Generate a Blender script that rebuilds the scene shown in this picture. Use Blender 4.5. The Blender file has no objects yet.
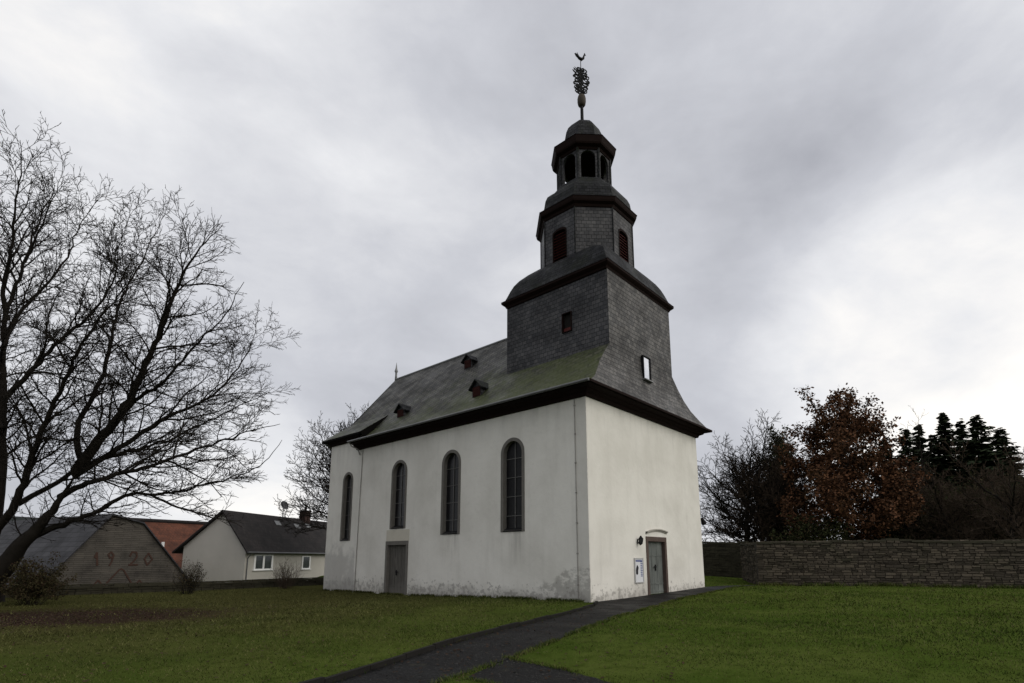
import bpy, bmesh, math, random
import numpy as np
from mathutils import Vector, Matrix
from mathutils.geometry import tessellate_polygon

S = bpy.context.scene
COL = S.collection
R = math.radians
rnd = random.Random(7)

# ------------------------------------------------------------------ camera
CAM = Vector((-16.909, -11.506, 1.6))
FW = Vector((0.72782, 0.66157, 0.18057)).normalized()
RT = Vector((0.67251, -0.74009, 0.0008)).normalized()
UP = RT.cross(FW).normalized()
FPX, CY = 540.5, 459.0
cd = bpy.data.cameras.new("Camera")
cam = bpy.data.objects.new("camera", cd)
COL.objects.link(cam)
cam.matrix_world = Matrix((
    (RT.x, UP.x, -FW.x, CAM.x), (RT.y, UP.y, -FW.y, CAM.y), (RT.z, UP.z, -FW.z, CAM.z), (0, 0, 0, 1)))
cd.sensor_fit = 'HORIZONTAL'; cd.sensor_width = 36.0
cd.lens = FPX / 1024 * 36.0
cd.shift_y = (CY - 341.5) / 1024          # the picture was taken with the lens shifted up
cd.clip_start = 0.1; cd.clip_end = 3000
S.camera = cam

def at(u, v, k):
    """point seen in the survey photo at (u, v), k metres ahead"""
    return CAM + (FW + RT * ((u - 512) / FPX) + UP * ((CY - v) / FPX)) * k

# ------------------------------------------------------------------ world, sun, exposure
SUN_TO = Vector((0.22, -0.86, 0.62)).normalized()      # bright part of the cloud cover, right of the camera
sun_el = math.asin(SUN_TO.z); sun_az = math.atan2(SUN_TO.x, SUN_TO.y)
w = bpy.data.worlds.new("World"); S.world = w; w.use_nodes = True
nt = w.node_tree; nt.nodes.clear()
def wn(t, **kw):
    n = nt.nodes.new(t)
    for k_, v_ in kw.items(): setattr(n, k_, v_)
    return n
out = wn('ShaderNodeOutputWorld'); bg = wn('ShaderNodeBackground')
bg.inputs[1].default_value = 0.1
sky = wn('ShaderNodeTexSky', sky_type='NISHITA', sun_disc=False)
sky.sun_elevation = sun_el; sky.sun_rotation = sun_az
tc = wn('ShaderNodeTexCoord')
sep = wn('ShaderNodeSeparateXYZ'); nt.links.new(tc.outputs['Generated'], sep.inputs[0])
def wmath(op, a, b=None, c=None, clamp=False):
    n = wn('ShaderNodeMath', operation=op, use_clamp=clamp)
    for i, q in enumerate((a, b, c)):
        if q is None: continue
        if isinstance(q, (int, float)): n.inputs[i].default_value = q
        else: nt.links.new(q, n.inputs[i])
    return n.outputs[0]
zc = wmath('ADD', wmath('MAXIMUM', sep.outputs[2], 0.0), 0.22)
cx_ = wmath('DIVIDE', sep.outputs[0], zc); cy_ = wmath('DIVIDE', sep.outputs[1], zc)
cmb = wn('ShaderNodeCombineXYZ'); nt.links.new(cx_, cmb.inputs[0]); nt.links.new(cy_, cmb.inputs[1])
dome = wn('ShaderNodeVectorMath', operation='MULTIPLY'); nt.links.new(tc.outputs['Generated'], dome.inputs[0]); dome.inputs[1].default_value = (2.0, 2.0, 3.9)
cmix = wn('ShaderNodeMixRGB'); cmix.inputs[0].default_value = .80
nt.links.new(cmb.outputs[0], cmix.inputs[1]); nt.links.new(dome.outputs[0], cmix.inputs[2])
def wnoise(scale, detail, rough, dist, seed):
    n = wn('ShaderNodeTexNoise'); n.noise_dimensions = '3D'
    mp = wn('ShaderNodeMapping'); mp.inputs['Location'].default_value = (seed, seed * .7, seed * 1.3)
    mp.inputs['Rotation'].default_value = (0, 0, R(42)); mp.inputs['Scale'].default_value = (0.9, 1.05, 1)
    nt.links.new(cmix.outputs[0], mp.inputs[0]); nt.links.new(mp.outputs[0], n.inputs['Vector'])
    n.inputs['Scale'].default_value = scale; n.inputs['Detail'].default_value = detail
    n.inputs['Roughness'].default_value = rough; n.inputs['Distortion'].default_value = dist
    return n.outputs['Fac']
n1 = wnoise(0.85, 7, .5, .25, 5.3)
n2 = wnoise(2.0, 9, .56, .4, 1.9)
n3 = wnoise(5.0, 8, .6, .3, 8.4)
def lobe(vec, p0, p1):
    vm = wn('ShaderNodeVectorMath', operation='DOT_PRODUCT')
    nt.links.new(tc.outputs['Generated'], vm.inputs[0]); vm.inputs[1].default_value = vec
    mr = wn('ShaderNodeMapRange', interpolation_type='SMOOTHSTEP')
    nt.links.new(vm.outputs['Value'], mr.inputs[0])
    mr.inputs[1].default_value = p0; mr.inputs[2].default_value = p1
    return mr.outputs[0]
def pixdir(u, v):
    return (FW + RT * ((u - 512) / FPX) + UP * ((CY - v) / FPX)).normalized()
fac = wmath('ADD', wmath('MULTIPLY', n1, 1.35), wmath('MULTIPLY', n2, 0.80))
fac = wmath('ADD', fac, wmath('MULTIPLY', n3, .30))
fac = wmath('SUBTRACT', fac, 1.225)
fac = wmath('MULTIPLY', fac, 0.74)
fac = wmath('ADD', fac, 0.44)
fac = wmath('ADD', fac, wmath('MULTIPLY', lobe(pixdir(930, 350), .945, 1.0), .58))
fac = wmath('ADD', fac, wmath('MULTIPLY', lobe(pixdir(60, 60), .82, 1.0), .26))
fac = wmath('ADD', fac, wmath('MULTIPLY', lobe(pixdir(250, 500), .975, 1.0), .45))
fac = wmath('SUBTRACT', fac, wmath('MULTIPLY', lobe(pixdir(880, 225), .955, 1.0), .13))
fac = wmath('SUBTRACT', fac, wmath('MULTIPLY', lobe(pixdir(300, 330), .95, 1.0), .22))
fac = wmath('ADD', fac, wmath('MULTIPLY', lobe(SUN_TO, .35, 1.0), .75))
cr = wn('ShaderNodeValToRGB'); nt.links.new(fac, cr.inputs[0])
el = cr.color_ramp.elements
el[0].position = 0.0; el[0].color = (.35, .358, .395, 1)
el[1].position = 1.0; el[1].color = (.99, .955, .905, 1)
e = el.new(.42); e.color = (.535, .545, .585, 1)
e = el.new(.70); e.color = (.725, .73, .752, 1)
gain = wn('ShaderNodeVectorMath', operation='SCALE'); nt.links.new(cr.outputs[0], gain.inputs[0]); gain.inputs['Scale'].default_value = 11.7
mx = wn('ShaderNodeMixRGB'); mx.inputs[0].default_value = 0.96
nt.links.new(sky.outputs[0], mx.inputs[1]); nt.links.new(gain.outputs[0], mx.inputs[2])
nt.links.new(mx.outputs[0], bg.inputs[0]); nt.links.new(bg.outputs[0], out.inputs[0])

sd = bpy.data.lights.new("Sun", 'SUN'); sd.energy = 0.9; sd.angle = R(30); sd.color = (1, .965, .91)
so = bpy.data.objects.new("sun", sd); COL.objects.link(so)
so.rotation_euler = (-SUN_TO).to_track_quat('-Z', 'Y').to_euler()
S.view_settings.view_transform = 'Standard'; S.view_settings.look = 'None'
S.view_settings.exposure = 0.0; S.view_settings.gamma = 1.0; S.view_settings.use_curve_mapping = False

# ------------------------------------------------------------------ materials
class MT:
    def __init__(self, name, rough=.8, spec=.3):
        self.m = bpy.data.materials.new(name); self.m.use_nodes = True
        self.t = self.m.node_tree
        self.b = self.t.nodes['Principled BSDF']
        self.b.inputs['Roughness'].default_value = rough
        self.b.inputs['Specular IOR Level'].default_value = spec
    def n(self, typ, **kw):
        n = self.t.nodes.new(typ)
        for k, v in kw.items(): setattr(n, k, v)
        return n
    def l(self, a, b): self.t.links.new(a, b)
    def put(self, sock, q):
        if isinstance(q, (int, float)): sock.default_value = q
        elif isinstance(q, tuple): sock.default_value = q if len(q) == 4 or sock.type == 'VECTOR' else (*q, 1)
        else: self.l(q, sock)
    def math(self, op, a, b=0., c=None, clamp=False):
        n = self.n('ShaderNodeMath', operation=op, use_clamp=clamp)
        self.put(n.inputs[0], a); self.put(n.inputs[1], b)
        if c is not None: self.put(n.inputs[2], c)
        return n.outputs[0]
    def noise(self, scale, detail=4, rough=.55, vec=None, dist=0, stretch=None):
        n = self.n('ShaderNodeTexNoise')
        n.inputs['Scale'].default_value = scale; n.inputs['Detail'].default_value = detail
        n.inputs['Roughness'].default_value = rough; n.inputs['Distortion'].default_value = dist
        v = vec if vec is not None else self.pos()
        if stretch:
            mp = self.n('ShaderNodeMapping'); mp.inputs['Scale'].default_value = stretch
            self.l(v, mp.inputs[0]); v = mp.outputs[0]
        self.l(v, n.inputs['Vector'])
        return n.outputs['Fac']
    def pos(self):
        if not hasattr(self, '_p'): self._p = self.n('ShaderNodeNewGeometry')
        return self._p.outputs['Position']
    def island(self):
        self.pos(); return self._p.outputs['Random Per Island']
    def xyz(self):
        if not hasattr(self, '_s'):
            self._s = self.n('ShaderNodeSeparateXYZ'); self.l(self.pos(), self._s.inputs[0])
        return self._s.outputs
    def mr(self, q, a, b, c=0., d=1., smooth=True):
        n = self.n('ShaderNodeMapRange'); n.interpolation_type = 'SMOOTHSTEP' if smooth else 'LINEAR'
        self.put(n.inputs[0], q)
        for i, v in enumerate((a, b, c, d)): self.put(n.inputs[i + 1], v)
        return n.outputs[0]
    def mix(self, f, a, b, mode='MIX'):
        n = self.n('ShaderNodeMixRGB', blend_type=mode)
        self.put(n.inputs[0], f); self.put(n.inputs[1], a); self.put(n.inputs[2], b)
        return n.outputs[0]
    def bump(self, h, strength=.5, dist=.02):
        n = self.n('ShaderNodeBump'); n.inputs['Strength'].default_value = strength; n.inputs['Distance'].default_value = dist
        self.l(h, n.inputs['Height']); self.l(n.outputs[0], self.b.inputs['Normal'])
    def color(self, q): self.put(self.b.inputs['Base Color'], q)
    def rough(self, q): self.put(self.b.inputs['Roughness'], q)

def simple(name, col, rough=.7, spec=.3, var=.25, scale=6., metal=0., bump=0.):
    t = MT(name, rough, spec); f = t.noise(scale, 5, .6)
    a = tuple(c * (1 - var) for c in col); b = tuple(min(1, c * (1 + var)) for c in col)
    t.color(t.mix(f, a, b)); t.b.inputs['Metallic'].default_value = metal
    if bump: t.bump(t.noise(scale * 6, 4), bump, .01)
    return t.m
M = {}
# white lime plaster: grey weathering, streaks, damp stains and flaked patches at the foot
def make_plaster():
    t = MT('lime_plaster', .9, .15)
    big = t.noise(.45, 6, .6); fine = t.noise(5, 6, .65); streak = t.noise(2.2, 5, .6, stretch=(1, 1, .12))
    col = t.mix(t.mr(big, .35, .7), (.72, .702, .655), (.62, .602, .555))
    col = t.mix(t.math('MULTIPLY', t.mr(streak, .5, .78), .26), col, (.47, .455, .42))
    col = t.mix(t.math('MULTIPLY', t.mr(fine, .55, .8), .35), col, (.50, .48, .44))
    z = t.xyz()[2]
    # rising damp
    foot = t.mr(z, -.25, 1.15, 1, 0); n = t.math('ADD', t.math('MULTIPLY', t.noise(.38, 3, .6), 1.5), t.math('MULTIPLY', t.noise(2.6, 8, .72), .75))
    dm = t.mr(t.math('ADD', foot, t.math('MULTIPLY', n, .85)), 1.38, 2.05)
    col = t.mix(t.math('MULTIPLY', dm, .55), col, (.22, .205, .185))
    flake = t.noise(4.2, 8, .7); fz = t.mr(z, 0, 1.5, .16, -.12)
    fl = t.mr(t.math('ADD', flake, fz), .63, .69)
    col = t.mix(t.math('MULTIPLY', fl, .55), col, (.19, .18, .165))
    # worn strip and patches at the north wall's end by the corner
    y = t.xyz()[1]; x = t.xyz()[0]
    nx = t.mr(x, .02, .1, 1, 0)
    corner = t.math('MULTIPLY', t.mr(y, 0.6, 4.2, 1, 0), t.math('MULTIPLY', t.mr(z, .3, 2.4, 1, 0), nx))
    pn = t.noise(1.9, 8, .7, stretch=(1, .8, 1.5))
    pm = t.mr(t.math('ADD', t.math('MULTIPLY', corner, .47), pn), .78, .92)
    col = t.mix(t.math('MULTIPLY', pm, .6), col, (.245, .235, .215))
    strip = t.math('MULTIPLY', t.mr(y, .52, .60, 1, 0), nx)
    col = t.mix(t.math('MULTIPLY', strip, .22), col, (.33, .315, .29))
    # damp lower wall of the choir
    ch = t.math('MULTIPLY', t.mr(y, 15.2, 16.2), t.mr(z, 1.0, 3.6, 1, 0))
    col = t.mix(t.math('MULTIPLY', t.mr(t.math('ADD', t.math('MULTIPLY', ch, .45), t.noise(1.1, 6, .6)), .68, .9), .6), col, (.36, .35, .33))
    vo = t.n('ShaderNodeTexVoronoi', feature='DISTANCE_TO_EDGE'); vo.inputs['Scale'].default_value = .42
    wp_ = t.n('ShaderNodeTexNoise'); wp_.inputs['Scale'].default_value = 1.3; wp_.inputs['Detail'].default_value = 8; t.l(t.pos(), wp_.inputs['Vector'])
    ws_ = t.n('ShaderNodeVectorMath', operation='SCALE'); t.l(wp_.outputs['Color'], ws_.inputs[0]); ws_.inputs['Scale'].default_value = 1.1
    wa_ = t.n('ShaderNodeVectorMath', operation='ADD'); t.l(t.pos(), wa_.inputs[0]); t.l(ws_.outputs[0], wa_.inputs[1]); t.l(wa_.outputs[0], vo.inputs['Vector'])
    ck = t.math('MULTIPLY', t.mr(vo.outputs['Distance'], .0, .012, 1, 0), t.mr(t.noise(.5, 4), .5, .62))
    col = t.mix(t.math('MULTIPLY', ck, .10), col, (.30, .29, .27))
    for c_, zt_ in ((3.83, 2.69), (7.78, 2.69), (11.9, 3.1), (17.19, 2.59)):
        bd_ = t.mr(t.math('ABSOLUTE', t.math('SUBTRACT', y, c_)), .45, .78, 1, 0)
        rn = t.math('MULTIPLY', t.math('MULTIPLY', bd_, t.mr(z, zt_ - 1.9, zt_, 0, 1)), t.math('MULTIPLY', t.mr(z, zt_, zt_ + .02, 1, 0), t.mr(t.noise(3.2, 5, .6, stretch=(1, 1, .08)), .44, .7)))
        col = t.mix(t.math('MULTIPLY', t.math('MULTIPLY', rn, nx), .55), col, (.33, .32, .295))
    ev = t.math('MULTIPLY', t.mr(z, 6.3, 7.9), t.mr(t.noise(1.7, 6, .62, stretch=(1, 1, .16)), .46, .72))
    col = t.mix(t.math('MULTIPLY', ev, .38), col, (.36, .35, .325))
    t.color(col)
    t.bump(t.math('ADD', t.math('MULTIPLY', t.noise(1.3, 5, .5), 1.2), t.math('MULTIPLY', fine, .35)), .35, .05)
    return t.m
M['plaster'] = make_plaster()

def make_slate(name, c1, c2, mort, rowh=.165, wid=.26, rot=0., moss=None, rough=.6, patch=None, bumps=.6, mortar=.016):
    t = MT(name, rough, .3 if name != 'slate_cap' else .08)
    uv = t.n('ShaderNodeUVMap'); mp = t.n('ShaderNodeMapping'); mp.inputs['Rotation'].default_value = (0, 0, rot)
    t.l(uv.outputs[0], mp.inputs[0])
    wob = t.n('ShaderNodeTexNoise'); wob.inputs['Scale'].default_value = 2.2; wob.inputs['Detail'].default_value = 3
    t.l(uv.outputs[0], wob.inputs['Vector'])
    wv = t.n('ShaderNodeVectorMath', operation='SCALE'); t.l(wob.outputs['Color'], wv.inputs[0]); wv.inputs['Scale'].default_value = .07
    ad = t.n('ShaderNodeVectorMath', operation='ADD'); t.l(mp.outputs[0], ad.inputs[0]); t.l(wv.outputs[0], ad.inputs[1])
    br = t.n('ShaderNodeTexBrick'); t.l(ad.outputs[0], br.inputs['Vector'])
    br.offset = .5; br.inputs['Scale'].default_value = 1
    br.inputs['Brick Width'].default_value = wid; br.inputs['Row Height'].default_value = rowh
    br.inputs['Mortar Size'].default_value = mortar; br.inputs['Mortar Smooth'].default_value = .3
    br.inputs['Color1'].default_value = (*c1, 1); br.inputs['Color2'].default_value = (*c2, 1); br.inputs['Mortar'].default_value = (*mort, 1)
    col = br.outputs['Color']
    f = t.noise(.8, 6, .62)
    col = t.mix(t.mr(f, .3, .75), col, t.mix(1.0, col, (.52, .52, .54), 'MULTIPLY'))
    sp = t.noise(9, 4, .6)
    col = t.mix(t.math('MULTIPLY', t.mr(sp, .58, .75), .35), col, patch or (.14, .135, .13))
    if moss:
        mm = t.noise(.9, 7, .68); m2 = t.noise(3.2, 7, .75)
        mz = t.mr(t.xyz()[2], 8, 13.8, .27, -.06)
        my = t.mr(t.xyz()[1], 1, 14, .10, -.14)
        k = t.mr(t.math('ADD', t.math('ADD', mm, t.math('MULTIPLY', m2, .8)), t.math('ADD', mz, my)), .80, 1.30)
        col = t.mix(t.math('MULTIPLY', k, .62), col, moss)
    t.color(col)
    # each course laps over the next: a saw-tooth up the slope
    su = t.n('ShaderNodeSeparateXYZ'); t.l(ad.outputs[0], su.inputs[0])
    saw = t.math('SUBTRACT', 1.0, t.math('FRACT', t.math('DIVIDE', su.outputs[1], rowh)))
    h = t.math('ADD', t.math('MULTIPLY', saw, .7), t.math('MULTIPLY', t.math('SUBTRACT', 1.0, br.outputs['Fac']), .6))
    h = t.math('ADD', h, t.math('MULTIPLY', t.noise(7, 4, .6), .5))
    t.bump(h, bumps, .025)
    t.rough(t.mr(f, .3, .7, rough - .1, rough + .14))
    return t.m
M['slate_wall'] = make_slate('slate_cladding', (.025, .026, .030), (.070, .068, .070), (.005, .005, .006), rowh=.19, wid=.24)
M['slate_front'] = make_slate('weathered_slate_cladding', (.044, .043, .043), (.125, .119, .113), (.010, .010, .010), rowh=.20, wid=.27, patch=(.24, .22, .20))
M['slate_roof'] = make_slate('mossy_slate_roof', (.010, .010, .009), (.068, .064, .052), (.0025, .0025, .002), rowh=.30, wid=.42, mortar=.05, rot=R(-24), moss=(.058, .074, .016), patch=(.075, .07, .058))
M['slate_cap'] = make_slate('slate_cap', (.009, .010, .0125), (.031, .032, .036), (.003, .003, .004), rowh=.19, wid=.26, moss=(.022, .026, .016), patch=(.05,.05,.05))
M['trim'] = simple('dark_brown_trim', (.011, .0055, .0045), .8, .08, .35, 3)
M['red_trim'] = simple('ox_red_paint', (.075, .014, .012), .75, .2, .4, 8)
M['dull_red'] = simple('faded_red_shutter', (.036, .012, .010), .85, .1, .4, 6)
M['dark_board'] = simple('eave_shadow_boards', (.006, .0055, .005), .9, .05, .3, 4)  # near-black stands for the shadow under the choir eave
M['lead'] = simple('weathered_lead', (.17, .175, .18), .5, .5, .3, 4)
M['gutter'] = simple('zinc_gutter', (.11, .112, .115), .45, .5, .3, 3, metal=.3)
M['grey_stone'] = simple('grey_painted_stone', (.135, .127, .115), .85, .2, .25, 4, bump=.3)
M['red_stone'] = simple('reddish_sandstone', (.085, .062, .053), .85, .2, .3, 5, bump=.3)
M['bar'] = simple('window_bar_paint', (.12, .117, .112), .6, .3, .2)
M['iron'] = simple('black_iron', (.008, .008, .009), .7, .15, .3)
M['cable'] = simple('grey_cable', (.24, .23, .215), .7, .3, .3)
M['interior'] = simple('dark_interior', (.015, .014, .013), .9, .1, .3)
M['lintel'] = simple('pale_lintel_plaster', (.53, .50, .43), .9, .15, .12, 3)
M['hood'] = simple('weathered_hood_stone', (.36, .345, .31), .9, .1, .2, 5)
M['paper'] = simple('poster_paper', (.62, .63, .66), .6, .3, .05)
M['blue_ink'] = simple('poster_blue_print', (.10, .12, .25), .6, .3, .2, 20)
M['black_ink'] = simple('poster_black_print', (.015, .015, .02), .6, .3, .2)
M['board_frame'] = simple('aluminium_frame', (.50, .50, .50), .45, .5, .1, metal=.4)
M['white_paint'] = simple('white_paint', (.78, .78, .77), .5, .4, .05)
def make_glass(name, col, rough=.08, wav=.3):
    t = MT(name, rough, .5); f = t.noise(2.2, 3)
    t.color(t.mix(f, tuple(c * .6 for c in col), tuple(c * 1.5 for c in col)))
    t.bump(t.noise(5, 2), wav, .01)
    return t.m
M['glass'] = make_glass('leaded_glass', (.008, .008, .009), .3, .5); M['glass'].node_tree.nodes['Principled BSDF'].inputs['Specular IOR Level'].default_value = .35
M['bright_glass'] = make_glass('sky_mirroring_glass', (.58, .60, .65), .04, .05)
M['bright_glass'].node_tree.nodes['Principled BSDF'].inputs['Metallic'].default_value = .9
M['house_glass'] = make_glass('house_window_glass', (.05, .055, .06), .06, .1)
def make_wood(name, c, stripe=7.):
    t = MT(name, .75, .25)
    g = t.noise(2.2, 6, .6, stretch=(stripe, stripe, .5)); f = t.noise(1.5, 4)
    col = t.mix(t.mr(g, .3, .7), tuple(q * .62 for q in c), tuple(q * 1.3 for q in c))
    z = t.xyz()[2]
    col = t.mix(t.math('MULTIPLY', t.mr(t.math('ADD', t.mr(z, -.1, .8, .35, 0), f), .6, .9), .6), col, tuple(q * 1.6 for q in c))
    t.color(col); t.bump(g, .3, .01); return t.m
M['door_wood'] = make_wood('weathered_grey_door', (.092, .086, .076))
M['door_green'] = make_wood('grey_green_door', (.115, .125, .118))

# ground
def ground_z(x, y):
    def ss(a, b, v):
        q = np.clip((v - a) / (b - a), 0, 1); return q * q * (3 - 2 * q)
    x = np.asarray(x, float); y = np.asarray(y, float)
    z = .19 * ss(-1, 12, x) * (1 - ss(6, 14, y) * .7)
    z = z - .27 * ss(1, 14, y)
    z = z + .30 * ss(13.5, 21, x) * ss(-1, 6, y) * (1 - ss(14, 24, y))
    z = z - .05 * ss(8, 14, x) * (1 - ss(-1, 6, y))
    z = z + .035 * np.sin(x * .55 + 1.3) * np.cos(y * .48) * ss(9, 14, np.hypot(x - 4, y - 6) + 4)
    # churchyard ends at a low wall in the north east; the neighbours' plots lie lower
    d = (x - LWA[0]) * LWN[0] + (y - LWA[1]) * LWN[1]
    z = z - 1.0 * ss(.3, 1.6, d) * (1 - ss(8, 14, x))
    return z
_a = at(41, 598, 26.6); _b = at(323, 587, 38.0)
LWA = (_a.x, _a.y); _d = Vector((_b.x - _a.x, _b.y - _a.y)).normalized()
LWN = (-_d.y, _d.x)
if (LWN[0] * (CAM.x - LWA[0]) + LWN[1] * (CAM.y - LWA[1])) > 0: LWN = (_d.y, -_d.x)

PATCH = at(40, 628, 16.5)     # bare leaf-littered soil on the left lawn
TREE_P = at(-14, 603, 23.0)
def tree_mask(t):
    vm = t.n('ShaderNodeVectorMath', operation='DISTANCE'); t.l(t.pos(), vm.inputs[0]); vm.inputs[1].default_value = (TREE_P.x, TREE_P.y, 0)
    return t.mr(t.math('ADD', vm.outputs['Value'], t.math('MULTIPLY', t.noise(.3, 6, .65), 12)), 20, 34, 1, 0)
def make_lawn():
    t = MT('lawn_soil_and_turf', 1.0, .0)
    a = t.noise(.35, 6, .6); b = t.noise(2.4, 6, .65); c = t.noise(18, 4, .7)
    col = t.mix(t.mr(a, .35, .65), (.038, .062, .010), (.062, .082, .018))
    col = t.mix(t.mr(b, .45, .75), col, (.028, .042, .007))
    col = t.mix(t.math('MULTIPLY', t.mr(c, .5, .8), .5), col, (.055, .056, .014))
    col = t.mix(t.math('MULTIPLY', tree_mask(t), .8), col, (.048, .042, .018))
    rot = t.n('ShaderNodeMapping'); rot.vector_type = 'TEXTURE'
    rot.inputs['Location'].default_value = (PATCH.x, PATCH.y, 0); rot.inputs['Rotation'].default_value = (0, 0, math.atan2(RT.y, RT.x))
    rot.inputs['Scale'].default_value = (6.6, 4.4, 1)
    t.l(t.pos(), rot.inputs[0])
    fl = t.n('ShaderNodeVectorMath', operation='MULTIPLY'); t.l(rot.outputs[0], fl.inputs[0]); fl.inputs[1].default_value = (1, 1, 0)
    ln = t.n('ShaderNodeVectorMath', operation='LENGTH'); t.l(fl.outputs[0], ln.inputs[0])
    pm = t.mr(t.math('ADD', ln.outputs['Value'], t.math('MULTIPLY', t.noise(.9, 7, .65), 1.1)), 1.05, 1.6, 1, 0)
    col = t.mix(pm, col, t.mix(t.noise(9, 5), (.021, .014, .011), (.042, .029, .021)))
    t.color(col); t.bump(t.math('ADD', c, t.math('MULTIPLY', b, 2)), .35, .04)
    return t.m
M['lawn'] = make_lawn()
def make_path():
    t = MT('wet_dark_asphalt', .5, .10)
    a = t.noise(.8, 6, .6); c = t.noise(30, 3, .7); v = t.n('ShaderNodeTexVoronoi'); v.inputs['Scale'].default_value = 17
    t.l(t.pos(), v.inputs['Vector'])
    col = t.mix(t.mr(a, .3, .7), (.0045, .0045, .0046), (.011, .0106, .0106))
    col = t.mix(t.math('MULTIPLY', t.math('MULTIPLY', t.mr(v.outputs['Distance'], .0, .38, 1, 0), t.mr(t.noise(7, 4, .7), .45, .65)), .85), col, (.13, .125, .118))
    col = t.mix(t.math('MULTIPLY', t.mr(t.noise(1.7, 7, .7), .56, .7), .6), col, (.030, .028, .016))
    t.color(col); t.rough(t.mr(a, .35, .65, .5, .8)); t.bump(t.math('ADD', v.outputs['Distance'], c), .8, .02)
    return t.m
M['path'] = make_path()
def island_mat(name, c1, c2, rough=.8, c3=None, trans=0.):
    t = MT(name, rough, .05); i = t.island()
    col = t.mix(i, c1, c2)
    if name == 'grass_blades': col = t.mix(t.mr(t.noise(.22, 6, .6), .42, .68), col, t.mix(1., col, (1.4, 1.1, 1.3), 'MULTIPLY')); col = t.mix(t.mr(t.noise(.75, 7, .65), .48, .7), col, t.mix(1., col, (.62, .70, .6), 'MULTIPLY')); col = t.mix(t.math('MULTIPLY', tree_mask(t), .72), col, (.068, .060, .026))
    if c3: col = t.mix(t.mr(t.math('FRACT', t.math('MULTIPLY', i, 7.31)), .72, .8), col, c3)
    f = t.noise(.5, 4); col = t.mix(t.mr(f, .3, .7), col, t.mix(1.0, col, (.62, .66, .6), 'MULTIPLY'))
    t.color(col); return t.m
M['blades'] = island_mat('grass_blades', (.039, .066, .010), (.072, .098, .021), .9, (.114, .112, .044))
M['dead_leaves'] = island_mat('fallen_leaves', (.030, .017, .012), (.062, .038, .025), .75)
M['copper'] = island_mat('copper_beech_leaves', (.080, .039, .022), (.165, .078, .042), .8, (.048, .027, .017))
M['spruce'] = island_mat('spruce_needles', (.020, .030, .018), (.042, .054, .028), .8)
M['evergreen'] = island_mat('evergreen_leaves', (.026, .032, .014), (.058, .062, .026), .8, (.075, .058, .032))
M['shrub'] = island_mat('brown_shrub_leaves', (.040, .036, .018), (.080, .062, .034), .75, (.05, .03, .02))
M['bark'] = simple('dark_bark', (.022, .019, .016), .95, .05, .45, 5, bump=.6)
M['twig'] = simple('dark_twigs', (.022, .019, .016), .95, .05, .3, 1)
M['brown_twig'] = simple('brown_twigs', (.062, .046, .034), .95, .05, .35, 1)
M['stone'] = (lambda: (lambda t: (t.color(t.mix(t.math('MULTIPLY', t.mr(t.noise(1.1, 7, .66), .5, .75), .55),
        t.mix(t.math('MULTIPLY', t.noise(5, 5, .6), .6), t.mix(t.island(), (.044, .037, .028), (.135, .112, .084)), (.05, .045, .04)), (.040, .044, .024))),
        t.bump(t.noise(9, 5, .65), .6, .03), t.m)[-1])(MT('rubble_stone', .95, .05)))()
M['dark_stone'] = simple('mossy_shadow_stone', (.045, .042, .030), .95, .05, .5, 2.2, bump=.5)  # mossy tone; its darkness also holds the low wall's shadow
M['mortar'] = simple('dark_mortar', (.040, .035, .028), .95, .1, .35, 4, bump=.5)
M['hill'] = simple('far_wooded_hill', (.020, .024, .022), .95, .05, .35, .03)
def make_tile(name, c1, c2, mort, rowh, wid):
    t = MT(name, .8, .25)
    uv = t.n('ShaderNodeUVMap'); br = t.n('ShaderNodeTexBrick'); t.l(uv.outputs[0], br.inputs['Vector'])
    br.inputs['Scale'].default_value = 1; br.inputs['Brick Width'].default_value = wid; br.inputs['Row Height'].default_value = rowh
    br.inputs['Mortar Size'].default_value = .03; br.inputs['Mortar Smooth'].default_value = .4
    br.inputs['Color1'].default_value = (*c1, 1); br.inputs['Color2'].default_value = (*c2, 1); br.inputs['Mortar'].default_value = (*mort, 1)
    f = t.noise(.7, 6, .65)
    t.color(t.mix(t.mr(f, .35, .75), br.outputs['Color'], t.mix(1., br.outputs['Color'], (.45, .45, .46), 'MULTIPLY')))
    t.bump(br.outputs['Fac'], .5, -.03); return t.m
M['orange_tile'] = make_tile('orange_clay_tiles', (.135, .046, .026), (.095, .036, .022), (.09, .035, .02), .34, .3)
M['dark_tile'] = make_tile('dark_roof_tiles', (.015, .0125, .0125), (.027, .022, .021), (.014, .012, .012), .33, .3)
M['barn_tile'] = make_tile('grey_roof_slabs', (.034, .034, .039), (.062, .062, .069), (.022, .022, .024), .42, 1.1)
M['barn_gable'] = make_tile('grey_gable_shingles', (.080, .072, .062), (.112, .100, .085), (.066, .059, .051), .13, 1.1)
M['brick_red'] = simple('dull_red_brick', (.045, .026, .022), .85, .2, .3, 6)
M['ornament'] = simple('dull_red_ornament', (.058, .034, .027), .85, .15, .3, 6)
M['render'] = simple('cream_house_render', (.44, .42, .38), .9, .15, .14, .7)

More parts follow.
